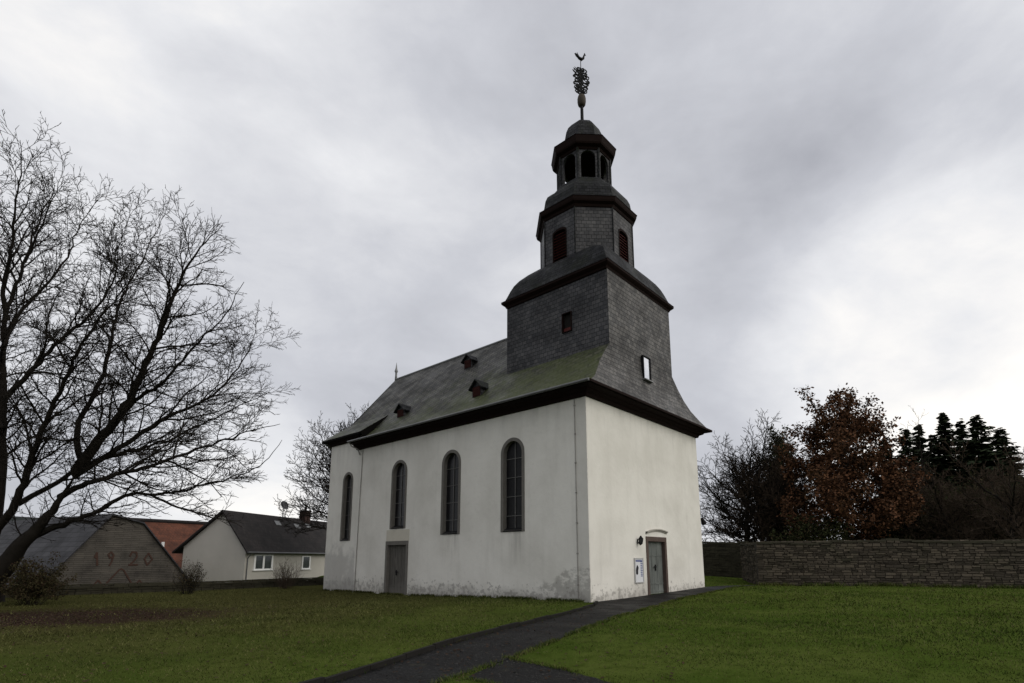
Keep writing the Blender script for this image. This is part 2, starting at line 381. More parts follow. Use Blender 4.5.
# ------------------------------------------------------------------ mesh helpers
class MB:
    def __init__(self): self.v = []; self.f = []
    def quad(self, *ps):
        i = len(self.v); self.v += [tuple(p) for p in ps]; self.f.append(tuple(range(i, i + len(ps))))
    def tris(self, pts, tri):
        i = len(self.v); self.v += [tuple(p) for p in pts]; self.f += [tuple(i + k for k in t) for t in tri]
    def box(self, a, b):
        (x0, y0, z0), (x1, y1, z1) = a, b
        P = [(x0, y0, z0), (x1, y0, z0), (x1, y1, z0), (x0, y1, z0), (x0, y0, z1), (x1, y0, z1), (x1, y1, z1), (x0, y1, z1)]
        self.tris(P, [(0, 3, 2, 1), (4, 5, 6, 7), (0, 1, 5, 4), (1, 2, 6, 5), (2, 3, 7, 6), (3, 0, 4, 7)])
    def obox(self, o, ux, uy, uz):
        o, ux, uy, uz = map(Vector, (o, ux, uy, uz))
        P = [o, o + ux, o + ux + uy, o + uy]; P += [p + uz for p in P]
        self.tris(P, [(0, 3, 2, 1), (4, 5, 6, 7), (0, 1, 5, 4), (1, 2, 6, 5), (2, 3, 7, 6), (3, 0, 4, 7)])
    def holes(self, fn, outer, holes=()):
        loops = [[Vector((*p, 0)) for p in outer]] + [[Vector((*p, 0)) for p in h] for h in holes]
        flat = [p for lp in loops for p in lp]
        tr = tessellate_polygon(loops)
        self.tris([fn(p.x, p.y) for p in flat], tr)
    def tube(self, path, r, n=8, cap=True):
        path = [Vector(p) for p in path]; rr = r if isinstance(r, (list, tuple)) else [r] * len(path)
        i0 = len(self.v); ref = None
        for k, p in enumerate(path):
            d = (path[min(k + 1, len(path) - 1)] - path[max(k - 1, 0)]).normalized()
            if ref is None: ref = d.orthogonal().normalized()
            ref = (ref - d * ref.dot(d)).normalized(); b = d.cross(ref)
            for j in range(n):
                a = 2 * math.pi * j / n
                self.v.append(tuple(p + (ref * math.cos(a) + b * math.sin(a)) * rr[k]))
        for k in range(len(path) - 1):
            for j in range(n):
                a = i0 + k * n + j; b2 = i0 + k * n + (j + 1) % n
                self.f.append((a, b2, b2 + n, a + n))
        if cap:
            self.f.append(tuple(range(i0 + n - 1, i0 - 1, -1))); e_ = i0 + (len(path) - 1) * n
            self.f.append(tuple(range(e_, e_ + n)))
    def rings(self, rings, closed=True, cap0=False, cap1=False):
        i0 = len(self.v); n = len(rings[0])
        for rg in rings: self.v += [tuple(p) for p in rg]
        for k in range(len(rings) - 1):
            for j in range(n if closed else n - 1):
                a = i0 + k * n + j; b = i0 + k * n + (j + 1) % n
                self.f.append((a, b, b + n, a + n))
        if cap0: self.f.append(tuple(range(i0 + n - 1, i0 - 1, -1)))
        if cap1: e_ = i0 + (len(rings) - 1) * n; self.f.append(tuple(range(e_, e_ + n)))
    def build(self, name, mat, parent=None, smooth=False, uv=True, flipfix=True):
        me = bpy.data.meshes.new(name); me.from_pydata(self.v, [], self.f); me.update()
        if flipfix and len(self.f) < 20000:
            bm = bmesh.new(); bm.from_mesh(me)
            bmesh.ops.remove_doubles(bm, verts=bm.verts, dist=1e-5)
            bmesh.ops.recalc_face_normals(bm, faces=bm.faces); bm.to_mesh(me); bm.free()
        if uv: meter_uv(me)
        me.materials.append(mat)
        if smooth: me.polygons.foreach_set('use_smooth', [True] * len(me.polygons))
        o = bpy.data.objects.new(name, me); COL.objects.link(o)
        if parent: o.parent = parent; o.matrix_parent_inverse = Matrix.Translation(-origin(parent))
        return o
def origin(o):
    return Vector(o.location) if o.parent is None else Vector((0, 0, 0))   # parts keep world coordinates
def meter_uv(me):
    ul = me.uv_layers.new(name='UVMap')
    for p in me.polygons:
        n = p.normal
        t = Vector((0, 0, 1)).cross(n)
        t = t.normalized() if t.length > 1e-3 else Vector((1, 0, 0))
        b = n.cross(t)
        for li in p.loop_indices:
            c = me.vertices[me.loops[li].vertex_index].co
            ul.data[li].uv = (c.dot(t), c.dot(b))
def tag(o, label=None, cat=None, group=None, kind=None):
    if label: o['label'] = label
    if cat: o['category'] = cat
    if group: o['group'] = group
    if kind: o['kind'] = kind
    return o
def thing(name, label, cat, loc=(0, 0, 0), group=None):
    o = bpy.data.objects.new(name, None); COL.objects.link(o); o.location = loc; o.empty_display_size = .3
    return tag(o, label, cat, group)
def fast_mesh(name, V, F, mat, parent=None, smooth=False):
    """V (n,3) array, F (m,k) array of equal sized faces"""
    me = bpy.data.meshes.new(name); V = np.asarray(V, np.float32); F = np.asarray(F, np.int32)
    k = F.shape[1]
    me.vertices.add(len(V)); me.vertices.foreach_set('co', V.ravel())
    me.loops.add(F.size); me.loops.foreach_set('vertex_index', F.ravel())
    me.polygons.add(len(F)); me.polygons.foreach_set('loop_start', np.arange(0, F.size, k, dtype=np.int32))
    me.polygons.foreach_set('loop_total', np.full(len(F), k, np.int32))
    if smooth: me.polygons.foreach_set('use_smooth', np.ones(len(F), bool))
    me.materials.append(mat); me.update(calc_edges=True); me.validate()
    o = bpy.data.objects.new(name, me); COL.objects.link(o)
    if parent: o.parent = parent; o.matrix_parent_inverse = Matrix.Translation(-origin(parent))
    return o

# ------------------------------------------------------------------ ground, path, kerb
ax = np.concatenate([-np.geomspace(900, 62, 16), np.arange(-60, 60.1, 1.0), np.geomspace(62, 900, 16)])
GX, GY = np.meshgrid(ax, ax, indexing='ij'); GZ = ground_z(GX, GY)
n = len(ax); idx = np.arange(n * n).reshape(n, n)
F = np.stack([idx[:-1, :-1], idx[1:, :-1], idx[1:, 1:], idx[:-1, 1:]], -1).reshape(-1, 4)
lawn = fast_mesh('lawn', np.stack([GX, GY, GZ], -1).reshape(-1, 3), F, M['lawn'], smooth=True)
tag(lawn, kind='structure')

def strip(name, left, right, mat, lift, n=160, jit=0.):
    def samp(pl):
        pl = np.array(pl, float); s = np.r_[0, np.cumsum(np.hypot(*np.diff(pl, axis=0).T))]
        q = np.linspace(0, s[-1], n); return np.stack([np.interp(q, s, pl[:, 0]), np.interp(q, s, pl[:, 1])], 1)
    a, b = samp(left), samp(right); rg = np.random.default_rng(3)
    if jit: b = b + rg.normal(0, jit, b.shape)
    m_ = 9; rows = []
    for k in np.linspace(0, 1, m_): rows.append(a * (1 - k) + b * k)
    P = np.stack(rows, 1).reshape(-1, 2); z = ground_z(P[:, 0], P[:, 1]) + lift
    ii = np.arange(n * m_).reshape(n, m_)
    Fq = np.stack([ii[:-1, :-1], ii[1:, :-1], ii[1:, 1:], ii[:-1, 1:]], -1).reshape(-1, 4)
    o = fast_mesh(name, np.column_stack([P, z]), Fq, mat, smooth=True); tag(o, kind='structure'); return o
PL = [(-26, -8.95), (-13.1, -4.82), (-9.7, -3.46), (-1.19, -.98), (-.15, -.42), (0.2, -.02), (10.3, -.02), (12.4, -.35), (14.3, -.75)]
PR = [(-25.4, -10.9), (-12.1, -5.74), (-10.19, -5.27), (-7.95, -4.62), (-3.4, -3.2), (1.6, -2.2), (3.6, -1.78), (7.5, -1.45), (12.2, -1.15), (14.4, -1.1)]
path = strip('path', PL, PR, M['path'], .014, jit=.015)
BL_ = [(-11.55, -5.75), (-11.5, -6.37), (-11.75, -7.5), (-12.2, -9.5), (-12.6, -14)]
BR_ = [(-10.05, -5.1), (-10.12, -6.31), (-10.44, -7.53), (-10.9, -9.5), (-11.3, -14)]
branch = strip('side_path', BL_, BR_, M['path'], .009, 60, .015)
polyM = np.array(PL + PR[::-1]); polyB = np.array(BL_ + BR_[::-1])
def inside(P, poly):
    x, y = P[:, 0], P[:, 1]; c = np.zeros(len(P), bool); j = len(poly) - 1
    for i in range(len(poly)):
        xi, yi = poly[i]; xj, yj = poly[j]
        c ^= ((yi > y) != (yj > y)) & (x < (xj - xi) * (y - yi) / (yj - yi + 1e-12) + xi); j = i
    return c
# kerb of edging stones on the lawn side
kb = MB(); pts = [Vector((*p, 0)) for p in PL[:5]]
for a, b in zip(pts[:-1], pts[1:]):
    L = (b - a).length; d = (b - a).normalized(); nrm = Vector((-d.y, d.x, 0)); k = 0.
    while k < L - .05:
        l2 = min(.98, L - k); o = a + d * k
        zz = float(ground_z(o.x, o.y)); h = .095 + rnd.uniform(-.012, .012)
        kb.obox((o.x, o.y, zz - .1), d * (l2 - .012), nrm * .07, (0, 0, .1 + h)); k += l2
kerb = kb.build('kerb', simple('dark_edging_stone', (.014, .013, .012), .85, .1, .35, 5, bump=.4)); tag(kerb, kind='structure')

# ------------------------------------------------------------------ church
W, H, NY, CYE, HC = 10.08, 7.86, 15.85, 19.34, 8.55
CX = W / 2
church = thing('church', 'white plastered village church with a slated stepped tower and mossy slate roof', 'church')
def P(name, mb, mat, parent=church, **kw): return mb.build(name, mat, parent, **kw)

def arch(c, z0, z1, h, n=18, seg=False):
    pts = [(c - h, z0), (c + h, z0)]
    rz = h if not seg else h * .45
    for i in range(n + 1):
        a = math.pi * i / n; pts.append((c + h * math.cos(a), z1 - rz + rz * math.sin(a)))
    return pts
fN = lambda y, z: (0, y, z)
fWst = lambda x, z: (x, 0, z)
WIN = [(3.83, 2.69, 6.73, .68), (7.78, 2.69, 6.73, .68), (11.9, 3.10, 6.73, .68)]
ND = (10.92, 12.85, -.26, 2.47); WD = (4.27, 6.13, .07, 2.53)
def inner(wn_): c, z0, z1, h = wn_; return (c, z0 + .07, z1 - .15, h - .15)
wm = MB()
hN = [arch(q[0], q[1] - .03, q[2] + .05, q[3] + .05) for q in map(inner, WIN)]
hN.append([(ND[0] + .09, -.5), (ND[1] - .09, -.5), (ND[1] - .09, ND[3] - .1), (ND[0] + .09, ND[3] - .1)])
# battered base: walls start a little below ground
wm.holes(fN, [(0, -.8), (NY, -.8), (NY, H + .2), (0, H + .2)], hN)
da, db, dz_ = WD[0] + .09, WD[1] - .09, WD[3] - .1
for xa, xb, za in ((0, da, -.8), (da, db, dz_), (db, W, -.8)): wm.quad((xa, 0, za), (xb, 0, za), (xb, 0, H + .2), (xa, 0, H + .2))
wm.quad((W, 0, -.8), (W, NY, -.8), (W, NY, H + .2), (W, 0, H + .2))
for x0, x1 in ((0, .15), (W - .15, W)): wm.quad((x0, NY, -.8), (x1, NY, -.8), (x1, NY, H + .2), (x0, NY, H + .2))
for k in hN:   # inner cheeks of the openings
    for a, b in zip(k, k[1:] + k[:1]): wm.quad((0, a[0], a[1]), (0, b[0], b[1]), (.5, b[0], b[1]), (.5, a[0], a[1]))
P('nave_wall', wm, M['plaster'])
cm = MB(); c0 = .15; w1 = (17.19, 2.59, 6.66, .56)
q1_ = inner(w1); h1 = arch(q1_[0], q1_[1] - .03, q1_[2] + .05, q1_[3] + .05)
cm.holes(lambda y, z: (c0, y, z), [(NY, -.8), (CYE, -.8), (CYE, HC + .3), (NY, HC + .3)], [h1])
for a, b in zip(h1, h1[1:] + h1[:1]): cm.quad((c0, a[0], a[1]), (c0, b[0], b[1]), (c0 + .5, b[0], b[1]), (c0 + .5, a[0], a[1]))
APS = [(c0, CYE), (2.75, CYE + 3.2), (W - 2.75, CYE + 3.2), (W - c0, CYE), (W - c0, NY)]
for a, b in zip(APS[:-1], APS[1:]): cm.quad((*a, -.8), (*b, -.8), (*b, HC + .3), (*a, HC + .3))
P('choir_wall', cm, M['plaster'])

def church_window(c, z0, z1, h, x=0., nbars=4):
    c_, iz0, iz1, ih = inner((c, z0, z1, h))
    o_, i_ = arch(c, z0, z1, h), arch(c_, iz0, iz1, ih)
    fr = MB(); pr = .018
    fn = lambda y, z: (x - pr, y, z)
    fr.holes(fn, o_, [i_])
    for a, b in zip(o_, o_[1:] + o_[:1]): fr.quad((x - pr, *a), (x - pr, *b), (x + .02, *b), (x + .02, *a))
    i2 = i_
    for a, b in zip(i2, i2[1:] + i2[:1]): fr.quad((x - pr, *a), (x - pr, *b), (x + .24, *b), (x + .24, *a))
    win = P('window', fr, M['grey_stone'])
    g = MB(); g.holes(lambda y, z: (x + .2, y, z), i_); P('pane', g, M['glass'], win)
    s = MB()   # sloping dark sill inside the reveal
    s.quad((x - pr - .02, c - ih, iz0 - .02), (x - pr - .02, c + ih, iz0 - .02), (x + .19, c + ih, iz0 + .1), (x + .19, c - ih, iz0 + .1))
    s.quad((x - pr - .02, c - ih, iz0 - .06), (x - pr - .02, c + ih, iz0 - .06), (x - pr - .02, c + ih, iz0 - .02), (x - pr - .02, c - ih, iz0 - .02))
    P('sill', s, M['iron'], win, flipfix=False)
    b = MB(); b.box((x + .165, c - .016, iz0 + .05), (x + .19, c + .016, iz1 - .02))
    for k in range(nbars):
        zz = iz0 + (iz1 - iz0) * (.16 + .215 * k)
        hw = ih if zz < iz1 - ih else math.sqrt(max(0, ih * ih - (zz - iz1 + ih) ** 2))
        b.box((x + .160, c - hw + .005, zz - .012), (x + .186, c + hw - .005, zz + .012))
    P('glazing_bars', b, M['bar'], win)
for q in WIN: church_window(*q)
church_window(*w1, x=c0, nbars=5)

def church_door(fn, a0, a1, z0, z1, mat_leaf, mat_frame, north, split=False):
    """fn(s, z, depth) -> point; depth positive goes into the wall"""
    t = .17
    fr = MB()
    def bx(s0, s1, q0, q1, d0, d1):
        pts = [fn(s0, q0, d0), fn(s1, q0, d0), fn(s1, q1, d0), fn(s0, q1, d0), fn(s0, q0, d1), fn(s1, q0, d1), fn(s1, q1, d1), fn(s0, q1, d1)]
        return pts, [(0, 1, 2, 3), (7, 6, 5, 4), (0, 4, 5, 1), (1, 5, 6, 2), (2, 6, 7, 3), (3, 7, 4, 0)]
    fr.tris(*bx(a0, a0 + t, z0 - .15, z1 - t - .03, -.03, .3)); fr.tris(*bx(a1 - t, a1, z0 - .15, z1 - t - .03, -.03, .3))
    fr.tris(*bx(a0, a1, z1 - t - .03, z1, -.03, .3))
    door = P('door', fr, mat_frame)
    lf = MB(); a, b = a0 + t, a1 - t
    npl = 6; wd = (b - a) / npl
    for k in range(npl): lf.tris(*bx(a + k * wd + .006, a + (k + 1) * wd - .006, z0 + .02, z1 - t - .04, .13 + .006 * (k % 2), .2))
    for zz in (z0 + .10, z0 + .42) + (() if north else ((z0 + z1) / 2 + .4,)): lf.tris(*bx(a + .03, b - .03, zz, zz + .05, .115, .132))
    lf.tris(*bx(a, b, z0 + .02, z1 - t - .04, .2, .23))
    P('door_leaf', lf, mat_leaf, door)
    hd = MB(); mz = z0 + 1.12; cx = (a + b) / 2 + (.12 if north else .05)
    hd.tris(*bx(cx - .05, cx + .05, mz - .12, mz + .14, .10, .115)); hd.tris(*bx(cx - .2, cx + .03, mz + .02, mz + .06, .06, .085)); hd.tris(*bx(cx - .02, cx + .02, mz + .02, mz + .06, .07, .115))
    P('handle', hd, M['iron'], door)
    st = MB(); st.tris(*bx(a0 - .1, a1 + .1, z0 - .3, z0 + .005, -.42, .14)); P('step', st, simple('dark_door_step', (.05, .046, .042), .85, .2, .3, 5), door)
    return door
church_door(lambda s, z, d: (d, s, z), *ND, M['door_wood'], M['grey_stone'], True)
church_door(lambda s, z, d: (s, d, z), *WD, M['door_green'], M['red_stone'], False)
lm = MB(); lm.box((-.012, ND[0] - .05, 2.475), (.03, ND[1] - .02, 3.05)); P('lintel', lm, M['lintel'])
# shallow arched relief over the west door
rl = MB()
arcp = [(WD[0] + .02 + q_ / 14 * (WD[1] - WD[0] + .06), 2.60 + .20 * math.sin(math.pi * (.14 + .72 * q_ / 14)) + .06 * q_ / 14) for q_ in range(15)]
for (xa, za), (xb, zb_) in zip(arcp[:-1], arcp[1:]):
    for d0, d1, t0_, t1_ in ((-.10, .01, .0, .05), (-.05, .01, -.05, .0)):
        rl.tris([(xa, d0, za + t0_), (xb, d0, zb_ + t0_), (xb, d0, zb_ + t1_), (xa, d0, za + t1_), (xa, d1, za + t0_), (xb, d1, zb_ + t0_), (xb, d1, zb_ + t1_), (xa, d1, za + t1_)], [(0, 1, 2, 3), (0, 4, 5, 1), (3, 2, 6, 7)])
P('door_hood', rl, M['hood'], flipfix=False)

# eaves cornice
cor = MB()
prof = [(-.02, 7.80), (.10, 7.82), (.14, 7.93), (.30, 8.0), (.34, 8.07), (.56, 8.12), (.58, 8.185), (-.02, 8.185)]
ringN = lambda o, z: [(-o, NY + .22, z), (-o, -o, z), (W + o, -o, z), (W + o, NY + .22, z)]
cor.rings([ringN(o, z) for o, z in prof], closed=False)
for yv, sx in ((NY + .22, 0),):
    cor.holes(lambda a, z: (-a, NY + .22, z), prof); cor.holes(lambda a, z: (W + a, NY + .22, z), prof)
P('eaves_cornice', cor, M['trim'])
cc = MB(); prof2 = [(-.02, 8.46), (.1, 8.48), (.16, 8.6), (.34, 8.74), (.35, 8.80), (-.02, 8.80)]
cpt = [(c0, NY), (c0, CYE), (2.75, CYE + 3.2), (W - 2.75, CYE + 3.2), (W - c0, CYE), (W - c0, NY)]
def offs(o, z):
    res = []
    for i, p in enumerate(cpt):
        if i in (0, 5): res.append((p[0] + (-o if i == 0 else o), p[1], z)); continue
        a = Vector(cpt[i - 1]); b = Vector(p); c = Vector(cpt[i + 1])
        n1_ = Vector((-(b - a).y, (b - a).x)).normalized(); n2_ = Vector((-(c - b).y, (c - b).x)).normalized()
        m_ = (n1_ + n2_).normalized(); k = o / m_.dot(n1_); q = b + m_ * k; res.append((q.x, q.y, z))
    return res
cc.rings([offs(o, z) for o, z in prof2], closed=False); P('choir_cornice', cc, M['trim'])

# nave roof. level: (z, side x, west y)
LV = [(8.19, -.62, -.62), (8.33, -.32, -.50), (8.62, .16, -.35), (9.10, .70, -.12), (9.60, 1.13, .03), (10.10, 1.58, .10), (10.66, 2.09, .135)]
RZ = 14.25
rf = MB(); YE = NY + .25
def xz(z): return .5 + (z - 8.85) / 1.185
for sgn in (0, 1):
    X = (lambda x: x) if sgn == 0 else (lambda x: W - x)
    ys = np.linspace(0, 1, 24)
    grid = []
    for z, x, y in LV: grid.append([(X(x), y + (YE - y) * s, z + .002 * math.sin(9 * s + z * 3)) for s in ys])
    rf.rings(grid, closed=False)
    # above the sprocket: on to the choir hip
    up = []
    for k, z in enumerate(np.linspace(10.66, RZ, 8)):
        x = 2.09 + (CX - 2.09) * (z - 10.66) / (RZ - 10.66)
        up.append([(X(x), .135 + (19.75 - .135) * s, z + .002 * math.sin(7 * s + k) * (0 < k < 7)) for s in ys])
    rf.rings(up, closed=False)
    # choir: main slope between the sprocket and the nave's lower roof
    rf.quad((X(1.64), YE - .02, 10.19), (X(1.64), 19.75, 10.19), (X(2.09), 19.75, 10.66), (X(2.09), YE - .02, 10.66))
    rf.quad((X(-.24), YE - .55, 8.84), (X(-.24), 19.92, 8.84), (X(1.64), 19.78, 10.19), (X(1.64), YE - .55, 10.19))
    rf.quad((X(1.62), YE - .55, 10.19), (X(1.62), YE, 10.19), (X(2.09), YE, 10.66), (X(2.09), YE - .55, 10.66)) if False else None
ap = [(-.24, 19.92, 8.84), (2.6, 23.15, 8.84), (W - 2.6, 23.15, 8.84), (W + .24, 19.92, 8.84)]
md = [(1.64, 19.78, 10.19), (3.35, 21.7, 10.19), (W - 3.35, 21.7, 10.19), (W - 1.64, 19.78, 10.19)]
for i in range(3):
    rf.quad(ap[i], ap[i + 1], md[i + 1], md[i]); rf.quad(md[i], md[i + 1], (CX, 19.75, RZ))
P('roof', rf, M['slate_roof'])
# choir sprocket end above the nave roof, and fascias; eave shadow painted in as near-black
for X in ((lambda x: x), (lambda x: W - x)):
    fb = MB()
    fb.quad((X(-.24), YE - .55, 8.84), (X(1.64), YE - .55, 10.19), (X(1.55), YE - .55, 10.0), (X(.70), YE - .55, 9.05), (X(.0), YE - .55, 8.5))
    fb.quad((X(-.62), YE + .004, 8.19), (X(.16), YE + .004, 8.62), (X(1.58), YE + .004, 10.1), (X(.2), YE + .004, 8.16))
    fb.quad((X(-.24), YE - .55, 8.84), (X(-.24), 19.92, 8.84), (X(-.235), 19.92, 8.72), (X(-.235), YE - .55, 8.72))
    fb.quad((X(-.235), YE - .55, 8.72), (X(-.235), 19.92, 8.72), (X(.3), 19.6, 8.74), (X(.3), YE - .55, 8.74))
    P('choir_fascia', fb, M['dark_board'], flipfix=False)
# west slated front below the tower: the lower rows sweep out over the eaves
wf = MB()
WX0, WX1, WZ0, WZ1 = 4.83, 5.45, 9.78, 10.86
wf.rings([[(x + (W - 2 * x) * s, y, z) for s in np.linspace(0, 1, 14)] for z, x, y in LV], closed=False)
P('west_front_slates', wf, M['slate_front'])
# gutter along the nave eaves and on the west eaves
for xg in (-.67, W + .67):
    gt = MB(); gt.tube([(xg, YE, 8.21), (xg, -.62, 8.20)], .06, 10); P('gutter', gt, M['gutter'])
we = MB(); we.box((-.62, -.665, 8.14), (W + .62, -.615, 8.235)); P('eaves_board', we, M['trim'])
rc = MB(); rc.tube([(CX, 6.2, RZ + .01), (CX, 19.75, RZ + .01)], .07, 8); P('ridge_cap', rc, M['lead'])
fi = MB(); fi.tube([(CX, 19.75, RZ - .1), (CX, 19.75, RZ + .32), (CX, 19.75, RZ + .5), (CX, 19.75, RZ + .62), (CX, 19.75, RZ + .70), (CX, 19.75, RZ + .86), (CX, 19.75, RZ + 1.3)], [.09, .075, .07, .13, .10, .06, .005], 10)
P('ridge_finial', fi, M['lead'], smooth=True)

def dormer(x, yc, z, wd, hh, pk):
    """small gabled vent dormer; x,z its sill on the slope"""
    depth = pk / 1.185 + .25
    b = MB(); y0, y1 = yc - wd / 2, yc + wd / 2
    b.quad((x, y0, z - .06), (x, y1, z - .06), (x, y1, z + hh), (x, yc, z + pk - .06), (x, y0, z + hh))
    for y in (y0, y1): b.quad((x, y, z - .06), (x + depth, y, z - .06), (x + depth, y, z + hh), (x, y, z + hh))
    d = P('dormer', b, M['slate_wall'])
    r_ = MB(); ov = .13; ovf = .16; sl = (pk - hh) / (wd / 2)
    for s in (-1, 1):
        ye = yc + s * (wd / 2 + ov); ze = z + hh - ov * sl
        r_.quad((x - ovf, ye, ze), (x + depth + .1, ye, ze), (x + depth + .6, yc, z + pk), (x - ovf, yc, z + pk))
        r_.quad((x - ovf, ye, ze - .06), (x + depth + .1, ye, ze - .06), (x + depth + .6, yc, z + pk - .07), (x - ovf, yc, z + pk - .07))
        r_.quad((x - ovf - .001, ye, ze), (x - ovf - .001, yc, z + pk), (x - ovf - .001, yc, z + pk - .07), (x - ovf - .001, ye, ze - .06))
    P('dormer_roof', r_, M['slate_cap'], d, flipfix=False)
    s_ = MB(); s_.box((x - .03, y0 + .06, z + .02), (x - .004, y1 - .06, z + hh - .05)); 
    for k in range(4): s_.box((x - .045, y0 + .06, z + .08 + k * (hh - .2) / 4), (x - .03, y1 - .06, z + .10 + k * (hh - .2) / 4))
    P('shutter', s_, M['dull_red'], d)
dormer(1.04, 7.18, 9.49, .64, .56, .90)
dormer(3.58, 10.6, 12.50, .64, .54, .84)
dormer(1.14, 13.6, 9.61, .68, .48, .80)

# tower shaft
T0, T1, TY0, TY1, TZ = 2.10, W - 2.10, .135, 6.12, 14.30
tw = MB()
nwin = (2.12, 2.58, 11.86, 12.74)
tw.holes(lambda y, z: (T0, y, z), [(TY0, 9.5), (TY1, 9.5), (TY1, TZ), (TY0, TZ)], [[(nwin[0], nwin[2]), (nwin[1], nwin[2]), (nwin[1], nwin[3]), (nwin[0], nwin[3])]])
tw.quad((T1, TY0, 9.5), (T1, TY1, 9.5), (T1, TY1, TZ), (T1, TY0, TZ)); tw.quad((T0, TY1, 9.5), (T1, TY1, 9.5), (T1, TY1, TZ), (T0, TY1, TZ))
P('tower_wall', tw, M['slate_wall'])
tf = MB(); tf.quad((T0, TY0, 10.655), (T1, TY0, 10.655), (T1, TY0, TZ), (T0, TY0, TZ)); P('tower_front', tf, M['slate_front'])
# small north vent of the tower
vf = MB(); y0, y1, z0, z1 = nwin
for a, b in (((y0 - .04, z0 - .04), (y1 + .04, z0)), ((y0 - .04, z1), (y1 + .04, z1 + .04)), ((y0 - .04, z0), (y0, z1)), ((y1, z0), (y1 + .04, z1))):
    vf.box((T0 - .05, a[0], a[1]), (T0 + .12, b[0], b[1]))
tv = P('tower_vent', vf, M['trim'])
vs = MB()
vs.quad((T0 + .11, y0, z0), (T0 + .11, y1, z0), (T0 + .11, y1, z1), (T0 + .11, y0, z1))
P('opening', vs, M['interior'], tv)
vr = MB(); vr.box((T0 + .05, y0, z0 + .0), (T0 + .09, y1, z0 + .2)); P('shutter', vr, M['red_trim'], tv)
# west tower window
wf2 = MB(); t = .035; yf = -.01
for a, b in (((WX0 - t, WZ0 - t), (WX1 + t, WZ0)), ((WX0 - t, WZ1), (WX1 + t, WZ1 + t)), ((WX0 - t, WZ0), (WX0, WZ1)), ((WX1, WZ0), (WX1 + t, WZ1))):
    wf2.box((a[0], yf, a[1]), (b[0], .16, b[1]))
tw_ = P('tower_window', wf2, M['iron'])
wp = MB(); wp.quad((WX0, yf + .05, WZ0), (WX1, yf + .05, WZ0), (WX1, yf + .05, WZ1), (WX0, yf + .05, WZ1)); P('pane', wp, M['bright_glass'], tw_)
sl_ = MB(); sl_.box((WX0 - t - .04, yf - .09, WZ0 - t - .05), (WX1 + t + .04, .1, WZ0 - t)); P('sill', sl_, M['lead'], tw_)

TC = ((T0 + T1) / 2, (TY0 + TY1) / 2); TH = (T1 - T0) / 2
def sq(h, z): cx, cy = TC; return [(cx - h, cy - h, z), (cx + h, cy - h, z), (cx + h, cy + h, z), (cx - h, cy + h, z)]
tc_ = MB(); tc_.rings([sq(TH + o, z) for o, z in ((-.01, 14.16), (.06, 14.18), (.10, 14.27), (.17, 14.33), (.24, 14.40), (.245, 14.50), (.0, 14.53))])
P('tower_cornice', tc_, M['trim'])
br_ = MB()
def sqc(h, c, z): cx, cy = TC; return [(cx + a, cy + b, z) for a, b in ((-h, h - c), (-h, c - h), (c - h, -h), (h - c, -h), (h, c - h), (h, h - c), (h - c, h), (c - h, h))]
br_.rings([sqc(h, c, z) for h, c, z in ((3.20, .004, 14.505), (3.04, .004, 14.62), (2.95, .006, 14.86), (2.86, .01, 15.12), (2.74, .03, 15.42), (2.60, .14, 15.68), (2.42, .42, 15.92), (2.24, .85, 16.10), (2.0, 1.1, 16.26), (1.3, .7, 16.5))], cap1=True)
P('tower_roof', br_, M['slate_cap'])
OC = (CX, 3.2); tq = math.tan(math.pi / 8)
def oct_(a, z, c=OC):
    q = a * tq
    return [(c[0] + x, c[1] + y, z) for x, y in ((-a, q), (-a, -q), (-q, -a), (q, -a), (a, -q), (a, q), (q, a), (-q, a))]
BA = 2.257
bw = MB()
LOUV = []
for k in range(8):
    p0, p1 = Vector(oct_(BA, 0)[k]), Vector(oct_(BA, 0)[(k + 1) % 8]); L = (p1 - p0).length; d = (p1 - p0) / L
    fn = (lambda p0, d: (lambda s, z: (p0.x + d.x * s, p0.y + d.y * s, z)))(p0, d)
    nrm = Vector((d.y, -d.x, 0)); mid = (p0 + p1) / 2
    if nrm.dot(mid - Vector((*OC, 0))) < 0: nrm = -nrm
    hs = []
    if k % 2 == 0:
        h_ = arch(L / 2, 15.9, 17.68, .385, 12, True); hs = [h_]; LOUV.append((fn, nrm, L / 2, h_))
    bw.holes(fn, [(0, 15.2), (L, 15.2), (L, 18.8), (0, 18.8)], hs)
P('belfry_wall', bw, M['slate_wall'])
for k in range(8):
    ribs = MB(); p = oct_(BA + .012, 0)[k]; ribs.tube([(p[0], p[1], 15.3), (p[0], p[1], 18.8)], .035, 6); P('corner_strip', ribs, M['slate_cap'])
for fn, nrm, c, h_ in LOUV:
    lb = MB()
    V = lambda s, z, q: Vector(fn(s, z)) + nrm * q
    for a, b in zip(h_, h_[1:] + h_[:1]):
        lb.quad(V(*a, .03), V(*b, .03), V(*b, -.2), V(*a, -.2))
        ca = Vector((c, 16.8)); e1 = ca + (Vector(a) - ca) * 1.13; e2 = ca + (Vector(b) - ca) * 1.13
        lb.quad(V(*a, .03), V(*b, .03), V(e2.x, e2.y, .03), V(e1.x, e1.y, .03))
    lv = P('louvre', lb, M['trim'], flipfix=False)
    sl = MB(); zz = 15.95
    while zz < 17.62:
        hw = .385 if zz < 17.45 else .27
        a, b = V(c - hw, zz, -.02), V(c + hw, zz, -.02); a2, b2 = V(c - hw, zz + .10, -.16), V(c + hw, zz + .10, -.16)
        sl.quad(a, b, b2, a2); sl.quad(a - Vector((0, 0, .02)), b - Vector((0, 0, .02)), b, a); zz += .155
    P('slats', sl, M['red_trim'], lv, flipfix=False)
    bk = MB(); bk.holes(lambda s, z: tuple(V(s, z, -.19)), h_); P('opening', bk, M['interior'], lv)
